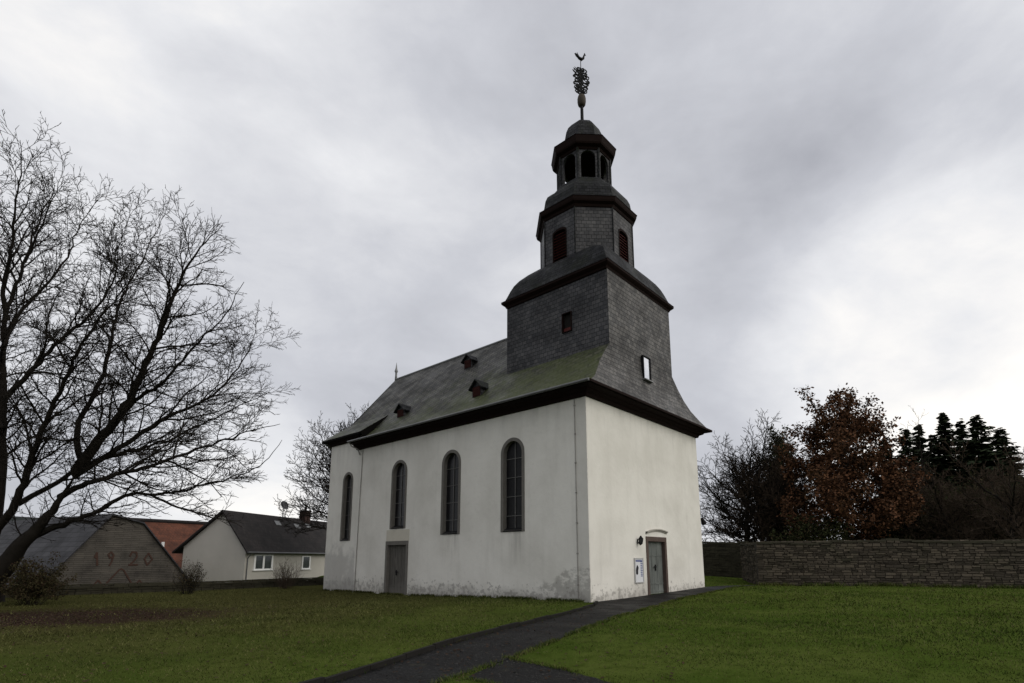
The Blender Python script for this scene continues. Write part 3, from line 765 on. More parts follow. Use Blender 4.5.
bc = MB(); bc.rings([oct_(a, z) for a, z in ((2.25, 18.55), (2.30, 18.58), (2.34, 18.70), (2.46, 18.78), (2.49, 18.86), (2.52, 19.02), (2.2, 19.06))]); P('belfry_cornice', bc, M['trim'])
brf = MB(); brf.rings([oct_(a, z) for a, z in ((2.54, 19.025), (2.32, 19.16), (2.26, 19.4), (2.21, 19.75), (2.10, 20.03), (1.92, 20.22), (1.7, 20.42), (1.5, 20.72), (1.40, 20.9))], cap1=True); P('belfry_roof', brf, M['slate_cap'])
# open lantern: eight arched faces with corner posts
LA = 1.32; lw = MB()
for k in range(8):
    ring = oct_(LA, 0); p0, p1 = Vector(ring[k]), Vector(ring[(k + 1) % 8]); L = (p1 - p0).length; d = (p1 - p0) / L
    nrm = Vector((d.y, -d.x, 0))
    if nrm.dot((p0 + p1) / 2 - Vector((*OC, 0))) < 0: nrm = -nrm
    h_ = arch(L / 2, 20.75, 22.54, .385, 14)
    for q in (0, -.14):
        lw.holes((lambda q: lambda s, z: tuple(p0 + d * s + nrm * q + Vector((0, 0, z))))(q), [(0, 20.5), (L, 20.5), (L, 22.75), (0, 22.75)], [h_])
    for a, b in zip(h_, h_[1:] + h_[:1]):
        lw.quad(*(p0 + d * s + nrm * q + Vector((0, 0, z)) for s, z, q in ((*a, 0), (*b, 0), (*b, -.14), (*a, -.14))))
    c_ = p0 + Vector((0, 0, 0)); cdir = (c_ - Vector((*OC, 0))).normalized()
    lp = MB(); lp.tube([(c_.x, c_.y, 20.7), (c_.x, c_.y, 22.7)], .075, 8); P('lantern_post', lp, M['slate_cap'])
P('lantern_wall', lw, M['slate_wall'], flipfix=False)
lc = MB(); lc.rings([oct_(a, z) for a, z in ((1.30, 22.55), (1.36, 22.58), (1.40, 22.68), (1.56, 22.76), (1.60, 22.84), (1.66, 23.18), (1.3, 23.24))], cap0=True); P('lantern_cornice', lc, M['trim'])
ld = MB(); ld.rings([oct_(a, z) for a, z in ((1.68, 23.19), (1.35, 23.34), (1.12, 23.6), (1.03, 23.95), (.97, 24.35), (.85, 24.68), (.66, 24.95), (.42, 25.18), (.2, 25.33), (.09, 25.5))], cap1=True); P('lantern_dome', ld, M['slate_cap'])
bl_ = MB(); bl_.tube([(*OC, z) for z in (21.0, 21.05, 21.25, 21.55, 21.75, 21.85)], [.42, .40, .28, .22, .16, .05], 14); P('bell', bl_, simple('bronze', (.05, .045, .03), .5, .4, .2, 4, metal=.6), smooth=True)
sp = MB(); sp.tube([(*OC, z) for z in (25.35, 25.6, 26.3, 26.42)], [.13, .09, .085, .10], 10)
spire = P('spire', sp, M['iron'], smooth=True)
kn = MB(); kn.tube([(*OC, z) for z in (26.40, 26.44, 26.52, 26.68, 26.92, 27.06, 27.13, 27.16)], [.09, .16, .21, .235, .235, .20, .13, .05], 14); P('knob', kn, simple('dull_bronze_knob', (.045, .036, .026), .7, .2, .3, 6), spire, smooth=True)
# wrought iron cross with scrolls and a weathercock
vn = MB(); c = Vector((*OC, 0)); A1 = (RT * .92 + FW * .2); A1.z = 0; A1.normalize()
def q_(s, z): return c + A1 * s + Vector((0, 0, z))
vn.tube([q_(0, 27.1), q_(0, 29.45)], [.035, .02], 6)
vr_ = random.Random(5)
def scroll(s0, z0, dx, dz, sc):
    pts = []
    for i in range(15):
        tt = i / 14; a = tt * 4.6; r_ = sc * (1 - .75 * tt)
        pts.append(q_(s0 + dx * (sc * 1.1 - r_ * math.cos(a)), z0 + dz * r_ * math.sin(a) + dz * tt * sc * .5) + Vector((vr_.uniform(-.015, .015), vr_.uniform(-.015, .015), 0)))
    vn.tube(pts, [.040 - .014 * i / 14 for i in range(15)], 5)
for z0, sc in ((27.35, .14), (27.5, .2), (27.75, .26), (28.0, .24), (28.2, .3), (28.45, .24), (28.65, .2), (28.8, .13)):
    for dx in (-1, 1):
        for dz in (-1, 1): scroll(0, z0, dx, dz, sc * vr_.uniform(.75, 1.1))
vn.tube([q_(-.42, 28.62), q_(.42, 28.0)], .022, 5); vn.tube([q_(-.36, 28.25), q_(.3, 28.32)], .022, 5)
for s, z in ((-.42, 28.62), (-.36, 28.25), (.3, 28.32), (.42, 28.0), (-.36, 28.75), (.33, 27.75), (-.26, 27.7)):
    for k in range(3): vn.tube([q_(s * .7, z - .05), q_(s, z + .02), q_(s * 1.08 + (k - 1) * .06, z + .13)], [.03, .035, .008], 5)
for k in range(46):
    z_ = vr_.uniform(27.3, 28.85); s_ = vr_.uniform(-.30, .30); dx_ = vr_.uniform(-.16, .16)
    vn.tube([q_(s_ * .5, z_ - .10), q_(s_, z_ + .02), q_(s_ + dx_, z_ + vr_.uniform(.08, .24))], [.03, .026, .006], 5)
P('cross', vn, M['iron'], spire)
wc = MB()   # weathercock: body with raised tail, neck and comb
wc.tube([q_(-.30, 29.86), q_(-.20, 29.72), q_(-.08, 29.58), q_(.06, 29.52), q_(.17, 29.62), q_(.21, 29.80), q_(.26, 29.88), q_(.33, 29.84)], [.03, .06, .075, .09, .07, .045, .05, .008], 8)
wc.tube([q_(-.14, 29.62), q_(-.26, 29.70), q_(-.36, 29.84)], [.05, .035, .01], 6); wc.tube([q_(-.1, 29.64), q_(-.16, 29.8), q_(-.2, 29.95)], [.05, .03, .008], 6)
wc.tube([q_(.22, 29.9), q_(.24, 29.97), q_(.29, 29.93)], [.02, .02, .008], 5); wc.tube([q_(.02, 29.4), q_(.03, 29.54)], .02, 5)
P('weathercock', wc, M['iron'], spire)

# lightning conductors on the north wall
lcn = MB(); lcn.tube([(-.03, .52, -.1), (-.03, .52, 3), (-.03, .52, 7.8)], .014, 6)
for z in np.arange(.6, 7.8, 1.15): lcn.box((-.045, .49, z), (.0, .55, z + .05))
P('lightning_conductor', lcn, M['cable'])
lc2 = MB(); lc2.tube([(-.03, 15.62, -.3), (-.03, 15.58, 3), (-.03, 15.48, 7.9)], .02, 6)
P('lightning_conductor', lc2, M['cable']); lc2 = MB(); lc2.tube([(-.60, 16.0, 8.14), (-.5, 15.95, 7.95), (-.12, 15.9, 7.86), (-.05, 15.75, 7.5)], .035, 8); P('downpipe', lc2, M['cable'])

# mounted things
wl = thing('wall_lamp', 'black lantern lamp on a bracket left of the tower door', 'lamp', (3.57, 0, 2.3))
b = MB(); b.box((3.54, -.02, 2.18), (3.60, -.002, 2.40)); b.tube([(3.57, -.02, 2.30), (3.57, -.12, 2.14), (3.57, -.16, 2.165)], .018, 6); b.build('bracket', M['iron'], wl)
def hexr(cx, cy, r, z, n=6): return [(cx + r * math.cos(2 * math.pi * k / n), cy + r * math.sin(2 * math.pi * k / n), z) for k in range(n)]
b = MB(); b.rings([hexr(3.57, -.16, r * .7, 2.34 + (z - 2.42) * .75) for r, z in ((.03, 2.18), (.075, 2.22), (.085, 2.24))], cap0=True); b.rings([hexr(3.57, -.16, r * .7, 2.34 + (z - 2.42) * .75) for r, z in ((.15, 2.50), (.14, 2.53), (.06, 2.62), (.02, 2.68))], cap0=True, cap1=True)
for k in range(6):
    a = 2 * math.pi * k / 6; b.tube([(3.57 + .057 * math.cos(a), -.16 + .057 * math.sin(a), 2.20), (3.57 + .095 * math.cos(a), -.16 + .095 * math.sin(a), 2.405)], .012, 4)
b.build('lantern_frame', M['iron'], wl)
b = MB(); b.rings([hexr(3.57, -.16, .053, 2.205), hexr(3.57, -.16, .088, 2.40)]); b.build('glass', simple('frosted_lamp_glass', (.05, .05, .05), .3, .4, .1), wl)
nb = thing('notice_board', 'narrow framed notice board with a poster on the white wall beside the tower door', 'notice board', (3.56, 0, .65))
x0, x1, z0, z1 = 3.20, 3.92, .60, 1.62
b = MB(); b.box((x0, -.05, z0), (x1, -.002, z0 + .05)); b.box((x0, -.05, z1 - .05), (x1, -.002, z1)); b.box((x0, -.05, z0 + .05), (x0 + .05, -.002, z1 - .05)); b.box((x1 - .05, -.05, z0 + .05), (x1, -.002, z1 - .05)); b.build('frame', M['board_frame'], nb)
b = MB(); b.box((x0 + .05, -.03, z0 + .05), (x1 - .05, -.002, z1 - .05)); b.build('poster', M['paper'], nb)
b = MB()
for k in range(9): b.box((3.68, -.034, .86 + .072 * k), (3.68 + .15 + .02 * (k % 2), -.031, .90 + .072 * k))
b.box((3.30, -.034, 1.46), (3.83, -.031, 1.53)); b.build('print', M['blue_ink'], nb)
b = MB(); pts = [(3.30, .98), (3.36, .93), (3.46, .96), (3.47, 1.1), (3.52, 1.22), (3.46, 1.30), (3.40, 1.33), (3.34, 1.25), (3.29, 1.12)]
b.holes(lambda x, z: (x, -.0335, z), pts); b.build('picture', M['black_ink'], nb)
sl = thing('floodlight', 'small dark floodlight sticking out from the far edge of the tower wall', 'lamp', (W, .1, 3.4))
b = MB(); b.tube([(W, .12, 3.45), (W + .18, .1, 3.5)], .025, 6); b.build('bracket', M['iron'], sl)
b = MB(); b.tube([(W + .14, .02, 3.62), (W + .24, .0, 3.52), (W + .34, -.02, 3.38), (W + .36, -.03, 3.34)], [.06, .10, .14, .12], 10); b.build('housing', M['iron'], sl)

# ------------------------------------------------------------------ stone walls
def stone_wall(name, label, pa, pb, height, thick, base, seed, group=None, sw=.34, sh=.14, cap=True, mat=None):
    """rubble wall from pa to pb (2D), front face towards the churchyard"""
    pa, pb = Vector(pa), Vector(pb); d = (pb - pa); L = d.length; d /= L; nn = Vector((d.y, -d.x))
    cxy = Vector((CAM.x, CAM.y))
    if nn.dot(cxy - pa) < 0: nn = -nn
    t = thing(name, label, 'wall', (*pa, base(0)), group); rg = random.Random(seed)
    wav = lambda q: min(1, height / 2) * (.055 * math.sin(q * .8 + seed) + .035 * math.sin(q * 2.1))
    body = MB(); N = max(2, int(L / 1.5))
    for i in range(N):
        s0, s1 = L * i / N, L * (i + 1) / N
        o = pa + d * s0 - nn * .04; zb = min(base(s0), base(s1)) - .4; zt = base((s0 + s1) / 2) + height - .08 + wav((s0 + s1) / 2)
        body.obox((o.x, o.y, zb), (*(d * (s1 - s0)), 0), (*(-nn * (thick - .08)), 0), (0, 0, zt - zb))
    body.build('core', M['mortar'], t, flipfix=False)
    st = MB()
    def stone(s, z, w_, h_, dep, side):
        j = lambda a: rg.uniform(-a, a)
        c_ = (pa + d * s) + (nn * (0) if side == 0 else -nn * thick)
        f_ = nn if side == 0 else -nn
        out_ = dep
        P8 = []
        for q, oo in ((0, -.07), (1, out_)):
            ins = .012 * q
            for a_, b_ in ((ins, ins), (w_ - ins, ins), (w_ - ins, h_ - ins), (ins, h_ - ins)):
                p = c_ + d * (a_ + j(.014)) + f_ * oo; P8.append((p.x, p.y, z + b_ + j(.012)))
        st.tris(P8, [(4, 5, 6, 7), (0, 1, 5, 4), (1, 2, 6, 5), (2, 3, 7, 6), (3, 0, 4, 7)])
    z = -.25
    while z < height - .02:
        h_ = rg.uniform(.55, 1.4) * sh; s = rg.uniform(-.1, .0)
        while s < L - .05:
            w_ = min(rg.uniform(.5, 1.5) * sw, L - s)
            if w_ > .06:
                hh = h_ if rg.random() > .32 else h_ * rg.uniform(.4, .6)
                stone(s, base(s) + z, w_ - .014, hh - .014, rg.uniform(-.02, .035), 0)
                if hh < h_: stone(s, base(s) + z + hh, w_ - .014, h_ - hh - .014, rg.uniform(-.02, .03), 0)
            s += w_
        z += h_
    st.build('stones', mat or M['stone'], t, uv=False, flipfix=False)
    if cap:
        cp = MB(); s = 0.
        while s < L - .02:
            w_ = min(rg.uniform(.4, .9), L - s); o = pa + d * s + nn * (.05 + rg.uniform(-.02, .02)); zt = base(s) + height - .08 + wav(s) + rg.uniform(-.025, .025)
            cp.obox((o.x, o.y, zt), (*(d * (w_ - .015)), 0), (*(-nn * (thick + .1)), 0), (0, 0, rg.uniform(.07, .12))); s += w_
        cp.build('coping', M['dark_stone'], t, uv=False, flipfix=False)
    return t
def gb(pa, pb):
    pa, pb = Vector(pa), Vector(pb); d = (pb - pa).normalized()
    return lambda s: float(ground_z((pa + d * s).x, (pa + d * s).y))
A = at(760, 585, 29.8); B = at(1024, 588, 27.0); B2 = A + (B - A) * 1.75
G1 = at(741, 580, 36.0); G0 = at(690, 577, 38.5); Gm = at(757, 580, 36.0)
stone_wall('stone_wall', 'long rubble stone churchyard wall running out of the right edge', A.xy, B2.xy, 2.36, .55, gb(A.xy, B2.xy), 3)
ret = (A.xy + (Gm.xy - A.xy) * .02)
stone_wall('stone_wall', 'dark set-back stone wall between the church and the long wall', G0.xy, Gm.xy, 2.36, .5, gb(G0.xy, Gm.xy), 4, cap=True, mat=M['dark_stone'])
stone_wall('stone_wall', 'short shaded return of the churchyard wall by the gateway', (A.xy + (B - A).xy.normalized() * .02 + (Gm - A).xy.normalized() * .5), (G1.xy * .9 + A.xy * .1), 2.3, .5, gb(A.xy, G1.xy), 5)
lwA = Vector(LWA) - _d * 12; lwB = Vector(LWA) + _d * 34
stone_wall('low_stone_wall', 'low mossy boundary wall, shadow put into its dark stone colour, in front of the houses on the left', lwA, lwB, .40, .4, gb(lwA, lwB), 6, sw=.5, sh=.17, mat=M['dark_stone'])

# ------------------------------------------------------------------ houses on the left
def gz(p): return float(ground_z(p.x, p.y))
RTh = Vector((RT.x, RT.y, 0)).normalized(); FWh = Vector((FW.x, FW.y, 0)).normalized()
# barn with its year gable
pk = at(112, 514, 38.0)
rd = (RTh * -.876 + FWh * .48).normalized(); gd = (RTh * .48 + FWh * .876).normalized()
peak = Vector((pk.x, pk.y, 0)); PZ = pk.z; EZ = PZ - 6.1; BL = 22
gn = Vector((gd.y, -gd.x, 0))
if gn.dot(CAM - peak) < 0: gn = -gn
def gpix(u, v):
    """survey point on the gable plane"""
    d = FW + RT * ((u - 512) / FPX) + UP * ((CY - v) / FPX); k = (peak - CAM).dot(gn) / d.dot(gn); return CAM + d * k
def gsz(u, v): p = gpix(u, v); return ((p - peak).dot(gd), p.z)
sl_, zl_ = gsz(63.5, 561); sk_, zk_ = gsz(143, 522.5); sr_, zr_ = gsz(178, 567)
LE = sl_ * (PZ - EZ) / (PZ - zl_); RE = sk_ + (sr_ - sk_) * (zk_ - EZ) / (zk_ - zr_)
barn = thing('barn', 'old barn with a dated grey gable and long grey roof', 'barn', (peak.x, peak.y, EZ))
prf = [(LE, EZ), (0, PZ), (sk_, zk_), (RE, EZ)]        # roof profile: long left slope, short top, steep right slope
bp_ = lambda s_, z_, t_=0.: (*(peak + gd * s_ + rd * t_).xy, z_)
m = MB(); m.quad(bp_(LE, EZ - 1), bp_(RE, EZ - 1), bp_(RE, EZ), bp_(sk_, zk_ - .04), bp_(0, PZ - .05), bp_(LE, EZ)); m.build('gable', M['barn_gable'], barn)
m = MB()
for e_s in (LE + .1, RE - .1): m.quad(bp_(e_s, EZ - 1), bp_(e_s, EZ - 1, BL), bp_(e_s, EZ, BL), bp_(e_s, EZ))
m.quad(bp_(LE, EZ - 1, BL), bp_(RE, EZ - 1, BL), bp_(RE, EZ, BL), bp_(sk_, zk_ - .04, BL), bp_(0, PZ - .05, BL), bp_(LE, EZ, BL)); m.build('wall', M['render'], barn)
m = MB()
for (s0, z0), (s1, z1) in zip(prf[:-1], prf[1:]):
    m.quad(bp_(s0, z0 + .03, -.18), bp_(s1, z1 + .03, -.18), bp_(s1, z1 + .03, BL + .2), bp_(s0, z0 + .03, BL + .2))
    m.quad(bp_(s0, z0 - .09, -.18), bp_(s1, z1 - .09, -.18), bp_(s1, z1 - .09, BL + .2), bp_(s0, z0 - .09, BL + .2))
    m.quad(bp_(s0, z0 + .03, -.18), bp_(s1, z1 + .03, -.18), bp_(s1, z1 - .09, -.18), bp_(s0, z0 - .09, -.18))
m.build('roof', M['barn_tile'], barn, flipfix=False)
def ribbon(mb, pts, wd, off=.03):
    pts = [p + gn * off for p in pts]
    for a, b in zip(pts[:-1], pts[1:]):
        d = (b - a).normalized(); n_ = d.cross(gn).normalized() * wd / 2; a = a - d * wd * .3; b = b + d * wd * .3
        mb.obox(a - n_ - gn * .02, b - a, n_ * 2, gn * (.025 + .002 * rnd.random()))
zz8 = lambda u, v: gpix(80 + u / 12.41, 540 + v / 12.41)
num = MB(); ribbon(num, [zz8(185, 215), zz8(208, 160), zz8(212, 310)], .13)
num.build('year_numeral', M['ornament'], barn, flipfix=False); num = MB(); ribbon(num, [zz8(420, 190), zz8(385, 150), zz8(350, 180), zz8(372, 225), zz8(415, 200), zz8(390, 270), zz8(365, 315)], .11)
num.build('year_numeral', M['ornament'], barn, flipfix=False); num = MB(); ribbon(num, [zz8(620, 200), zz8(645, 150), zz8(700, 155), zz8(705, 210), zz8(660, 270), zz8(605, 312), zz8(710, 305)], .11)
num.build('year_numeral', M['ornament'], barn, flipfix=False); num = MB(); ribbon(num, [zz8(850, 165), zz8(800, 235), zz8(830, 310), zz8(895, 240), zz8(850, 165)], .11)
num.build('year_numeral', M['ornament'], barn, flipfix=False)
zg = MB(); ribbon(zg, [zz8(*p) for p in ((130, 600), (222, 500), (290, 575), (480, 375), (510, 360), (540, 375), (660, 575), (735, 500), (790, 560))], .10)
zg.build('zigzag_ornament', M['ornament'], barn, flipfix=False)

# orange roofed farm building behind
k = 56; e0, e1 = at(141, 520.5, k), at(236, 521.5, k + 8)
ob = thing('farm_building', 'farm building with a long orange clay tiled roof behind the barn', 'building', (e0.x, e0.y, -1.2))
dv = (e1 - e0); dv.z = 0; Lb = dv.length; dv.normalize(); nv = Vector((dv.y, -dv.x, 0))
if nv.dot(CAM - e0) < 0: nv = -nv
rz = e0.z; ew = 5.6; ez = rz - 5.2
m = MB(); a, b = e0 - dv * 1.4, e1 + dv * 3
m.quad((*a.xy, rz), (*b.xy, rz), (*(b + nv * ew).xy, ez), (*(a + nv * ew).xy, ez)); m.quad((*a.xy, rz), (*b.xy, rz), (*(b - nv * ew).xy, ez), (*(a - nv * ew).xy, ez))
m.build('roof', M['orange_tile'], ob)
m = MB()
for sgn in (1, -1): m.quad(*((p.x, p.y, z) for p, z in ((a + nv * (ew - .4) * sgn, -2), (b + nv * (ew - .4) * sgn, -2), (b + nv * (ew - .4) * sgn, ez + .3), (a + nv * (ew - .4) * sgn, ez + .3))))
for p in (a + dv * .3, b - dv * .3): m.quad((*(p + nv * (ew - .4)).xy, -2), (*(p - nv * (ew - .4)).xy, -2), (*(p - nv * (ew - .4)).xy, ez + .3), (*p.xy, rz - .1), (*(p + nv * (ew - .4)).xy, ez + .3))
m.build('wall', M['render'], ob)
m = MB(); m.tube([(*a.xy, rz + .02), (*b.xy, rz + .02)], .22, 8); m.build('ridge_cap', M['dark_tile'], ob)
vp_ = at(162.5, 548, k - 6); m = MB(); m.tube([vp_ - Vector((0, 0, .6)), vp_ + Vector((0, 0, .55))], .13, 8); m.build('vent_pipe', M['white_paint'], ob)

# white house with a dark roof
pk = at(225, 510, 48.0); rdv = (RTh * .218 + FWh * .976).normalized(); gdv = (RTh * .976 - FWh * .218).normalized()
peak2 = Vector((pk.x, pk.y, 0)); RZ2 = pk.z; hr, hl = 2.5, 4.35; ezr, ezl = RZ2 - 3.35, RZ2 - 3.45; LH = 17; zb = -1.3
wh = thing('house', 'white rendered house with a dark tiled roof and white windows', 'house', (peak2.x, peak2.y, zb))
pr_, pl2 = peak2 + gdv * hr, peak2 - gdv * (hl - .45)
m = MB()
m.quad((*pl2.xy, zb), (*pr_.xy, zb), (*pr_.xy, ezr - .05), (*peak2.xy, RZ2 - .15), (*pl2.xy, ezl + .25))
e_, f_ = pr_ + rdv * LH, pl2 + rdv * LH
m.quad((*pr_.xy, zb), (*e_.xy, zb), (*e_.xy, ezr), (*pr_.xy, ezr)); m.quad((*pl2.xy, zb), (*f_.xy, zb), (*f_.xy, ezl), (*pl2.xy, ezl))
pe = peak2 + rdv * LH; m.quad((*f_.xy, zb), (*e_.xy, zb), (*e_.xy, ezr - .05), (*pe.xy, RZ2 - .15), (*f_.xy, ezl + .25))
m.build('wall', M['render'], wh, flipfix=False)
m = MB()
for s, h_, ez in ((1, hr, ezr), (-1, hl, ezl)):
    sl_ = (RZ2 - ez) / h_; ov = .4; r0, r1 = peak2 - rdv * .35, peak2 + rdv * (LH + .3)
    a, b = r0 + gdv * s * (h_ + ov), r1 + gdv * s * (h_ + ov); zz = ez - ov * sl_ * .6
    m.quad((*r0.xy, RZ2), (*r1.xy, RZ2), (*b.xy, zz), (*a.xy, zz)); m.quad((*r0.xy, RZ2 - .2), (*r1.xy, RZ2 - .2), (*b.xy, zz - .16), (*a.xy, zz - .16))
    m.quad((*r0.xy, RZ2), (*a.xy, zz), (*a.xy, zz - .16), (*r0.xy, RZ2 - .2)); m.quad((*a.xy, zz), (*b.xy, zz), (*b.xy, zz - .16), (*a.xy, zz - .16))
hroof = m.build('roof', M['dark_tile'], wh, flipfix=False)
ga = pr_ + gdv * .46 - rdv * .3; gz_ = ezr - .4 * (RZ2 - ezr) / hr * .6 - .05
m = MB(); m.tube([(ga.x, ga.y, gz_), (*(ga + rdv * (LH + .5)).xy, gz_)], .07, 8); m.build('gutter', M['gutter'], wh)
dpp = pr_ + gdv * .06 + rdv * .25; m = MB(); m.tube([(ga.x + rdv.x * .5, ga.y + rdv.y * .5, gz_), (dpp.x, dpp.y, gz_ - .5), (dpp.x, dpp.y, zb)], .05, 6); m.build('downpipe', M['gutter'], wh)
# chimney and windows on the plane of the long wall
hn = gdv.copy()
def wpix(u, v, off=0.):
    d = FW + RT * ((u - 512) / FPX) + UP * ((CY - v) / FPX); k = (pr_ + hn * off - CAM).dot(hn) / d.dot(hn); return CAM + d * k
def house_window(u0, u1, v0, v1, mull):
    p0, p1 = wpix(u0, (v0 + v1) / 2), wpix(u1, (v0 + v1) / 2); z1, z0 = wpix(u0, v0).z, wpix(u0, v1).z
    s0, s1 = (p0 - pr_).dot(rdv), (p1 - pr_).dot(rdv)
    bp = lambda s, z, o: pr_ + rdv * s + hn * o + Vector((0, 0, z))
    def bar(m, a, b, c, d, o0, o1): m.obox(bp(a, c, o0), rdv * (b - a), hn * (o1 - o0), Vector((0, 0, d - c)))
    t = .1 * (1 if mull else .9); tt = t * 2.2
    m = MB(); bar(m, s0, s1, z0, z0 + t, .0, .07); bar(m, s0, s1, z1 - t, z1, .0, .07); bar(m, s0, s0 + tt, z0 + t, z1 - t, 0, .07); bar(m, s1 - tt, s1, z0 + t, z1 - t, 0, .07)
    if mull: c = (s0 + s1) / 2; bar(m, c - tt / 2, c + tt / 2, z0 + t, z1 - t, 0, .07)
    w_ = m.build('window', M['white_paint'], wh, flipfix=False)
    m = MB(); bar(m, s0 + tt, s1 - tt, z0 + t, z1 - t, .01, .03); m.build('pane', M['house_glass'], w_)
    m = MB(); bar(m, s0 - .1, s1 + .1, z0 - .07, z0, .0, .14); m.build('sill', M['white_paint'], w_)
house_window(253.5, 272.5, 554.5, 570, True); house_window(301.5, 310, 556, 569, False)
chp = peak2 + rdv * 11.6
m = MB(); m.obox(Vector((chp.x, chp.y, RZ2 - .6)) - gdv * .35, gdv * .7, rdv * 1.0, Vector((0, 0, 1.45))); ch = m.build('chimney', M['brick_red'], hroof)
m = MB(); m.obox(Vector((chp.x, chp.y, RZ2 + .85)) - gdv * .42 - rdv * .07, gdv * .84, rdv * 1.14, Vector((0, 0, .12))); m.tube([chp + rdv * .5 + Vector((0, 0, RZ2 + .9)), chp + rdv * .5 + Vector((0, 0, RZ2 + 1.4))], .14, 8); m.build('chimney_cap', M['dark_tile'], ch)
for s, dn in ((6.2, .5), (9.3, .6), (11.4, .5)):
    sk = MB(); o = peak2 + rdv * s + gdv * dn + Vector((0, 0, RZ2 - dn * (RZ2 - ezr) / hr + .10)); sk.obox(o, rdv * .8, (gdv * hr - Vector((0, 0, RZ2 - ezr))).normalized() * .5, Vector((0, 0, .05))); sk.build('skylight', M['lead'], hroof)
dp = peak2 + rdv * 8.2
dish = thing('satellite_dish', 'dark satellite dish on a pole above the white house ridge', 'dish', (dp.x, dp.y, RZ2))
m = MB(); m.tube([dp + Vector((0, 0, RZ2 - .2)), dp + Vector((0, 0, RZ2 + 1.3))], .045, 6); m.build('pole', M['iron'], dish)
dn_ = (RTh * .85 - FWh * .5 + Vector((0, 0, .35))).normalized(); cc_ = dp + Vector((0, 0, RZ2 + 1.15)) + dn_ * .12; uu = dn_.orthogonal().normalized(); vv = dn_.cross(uu)
m = MB(); m.rings([[cc_ + (uu * math.cos(a) + vv * math.sin(a)) * r_ + dn_ * r_ * r_ * .35 for a in np.linspace(0, 2 * math.pi, 20, endpoint=False)] for r_ in (.04, .2, .34, .46)], cap0=True); m.build('reflector', simple('dark_dish_metal', (.05, .05, .055), .5, .4, .2), dish)
m = MB(); m.tube([cc_ - uu * .4, cc_ + dn_ * .5], .025, 5); m.build('feed_arm', M['iron'], dish)

# far wooded hill on the left horizon
hv = []; N = 90
for i in range(N + 1):
    u = -900 + i / N * 1500; dist = 420
    az = math.atan((u - 512) / FPX); dirv = (FWh * math.cos(az) + RTh * math.sin(az))
    hgt = 34 * (1 / (1 + math.exp((u - 330) / 45))) + 2.5 * math.sin(i * .9) * .4 + 1.2 * math.sin(i * 2.3) + rnd.uniform(-.4, .4)
    for dd, hh in ((0, -2), (40, hgt * .55), (110, hgt * .9), (190, hgt), (420, -2)):
        p = CAM + dirv * (dist + dd); hv.append((p.x, p.y, max(hh, -2)))
ii = np.arange((N + 1) * 5).reshape(N + 1, 5)
hill = fast_mesh('hill', np.array(hv), np.stack([ii[:-1, :-1], ii[1:, :-1], ii[1:, 1:], ii[:-1, 1:]], -1).reshape(-1, 4), M['hill'], smooth=True); tag(hill, kind='structure')

# ------------------------------------------------------------------ trees
def tubes_mesh(name, br, mat, parent):
    V = []; Fq = []; off = 0
    for pts, rad in br:
        pts = np.asarray(pts); n = 7 if rad[0] > .09 else (5 if rad[0] > .03 else 3); m_ = len(pts)
        d = np.gradient(pts, axis=0); d /= np.linalg.norm(d, axis=1, keepdims=True) + 1e-9
        ref = np.array([0.31, .77, .55]) if abs(d[0] @ np.array([.31, .77, .55])) < .9 else np.array([1., 0, 0])
        u = np.cross(d, ref); u /= np.linalg.norm(u, axis=1, keepdims=True) + 1e-9; v = np.cross(d, u)
        a = np.linspace(0, 2 * np.pi, n, endpoint=False)
        ring = pts[:, None] + (u[:, None] * np.cos(a)[None, :, None] + v[:, None] * np.sin(a)[None, :, None]) * np.asarray(rad)[:, None, None]
        V.append(ring.reshape(-1, 3)); i = np.arange(m_ * n).reshape(m_, n) + off; j = np.roll(i, -1, 1)
        Fq.append(np.stack([i[:-1], j[:-1], j[1:], i[1:]], -1).reshape(-1, 4)); off += m_ * n
    return fast_mesh(name, np.concatenate(V), np.concatenate(Fq), mat, parent, smooth=True)
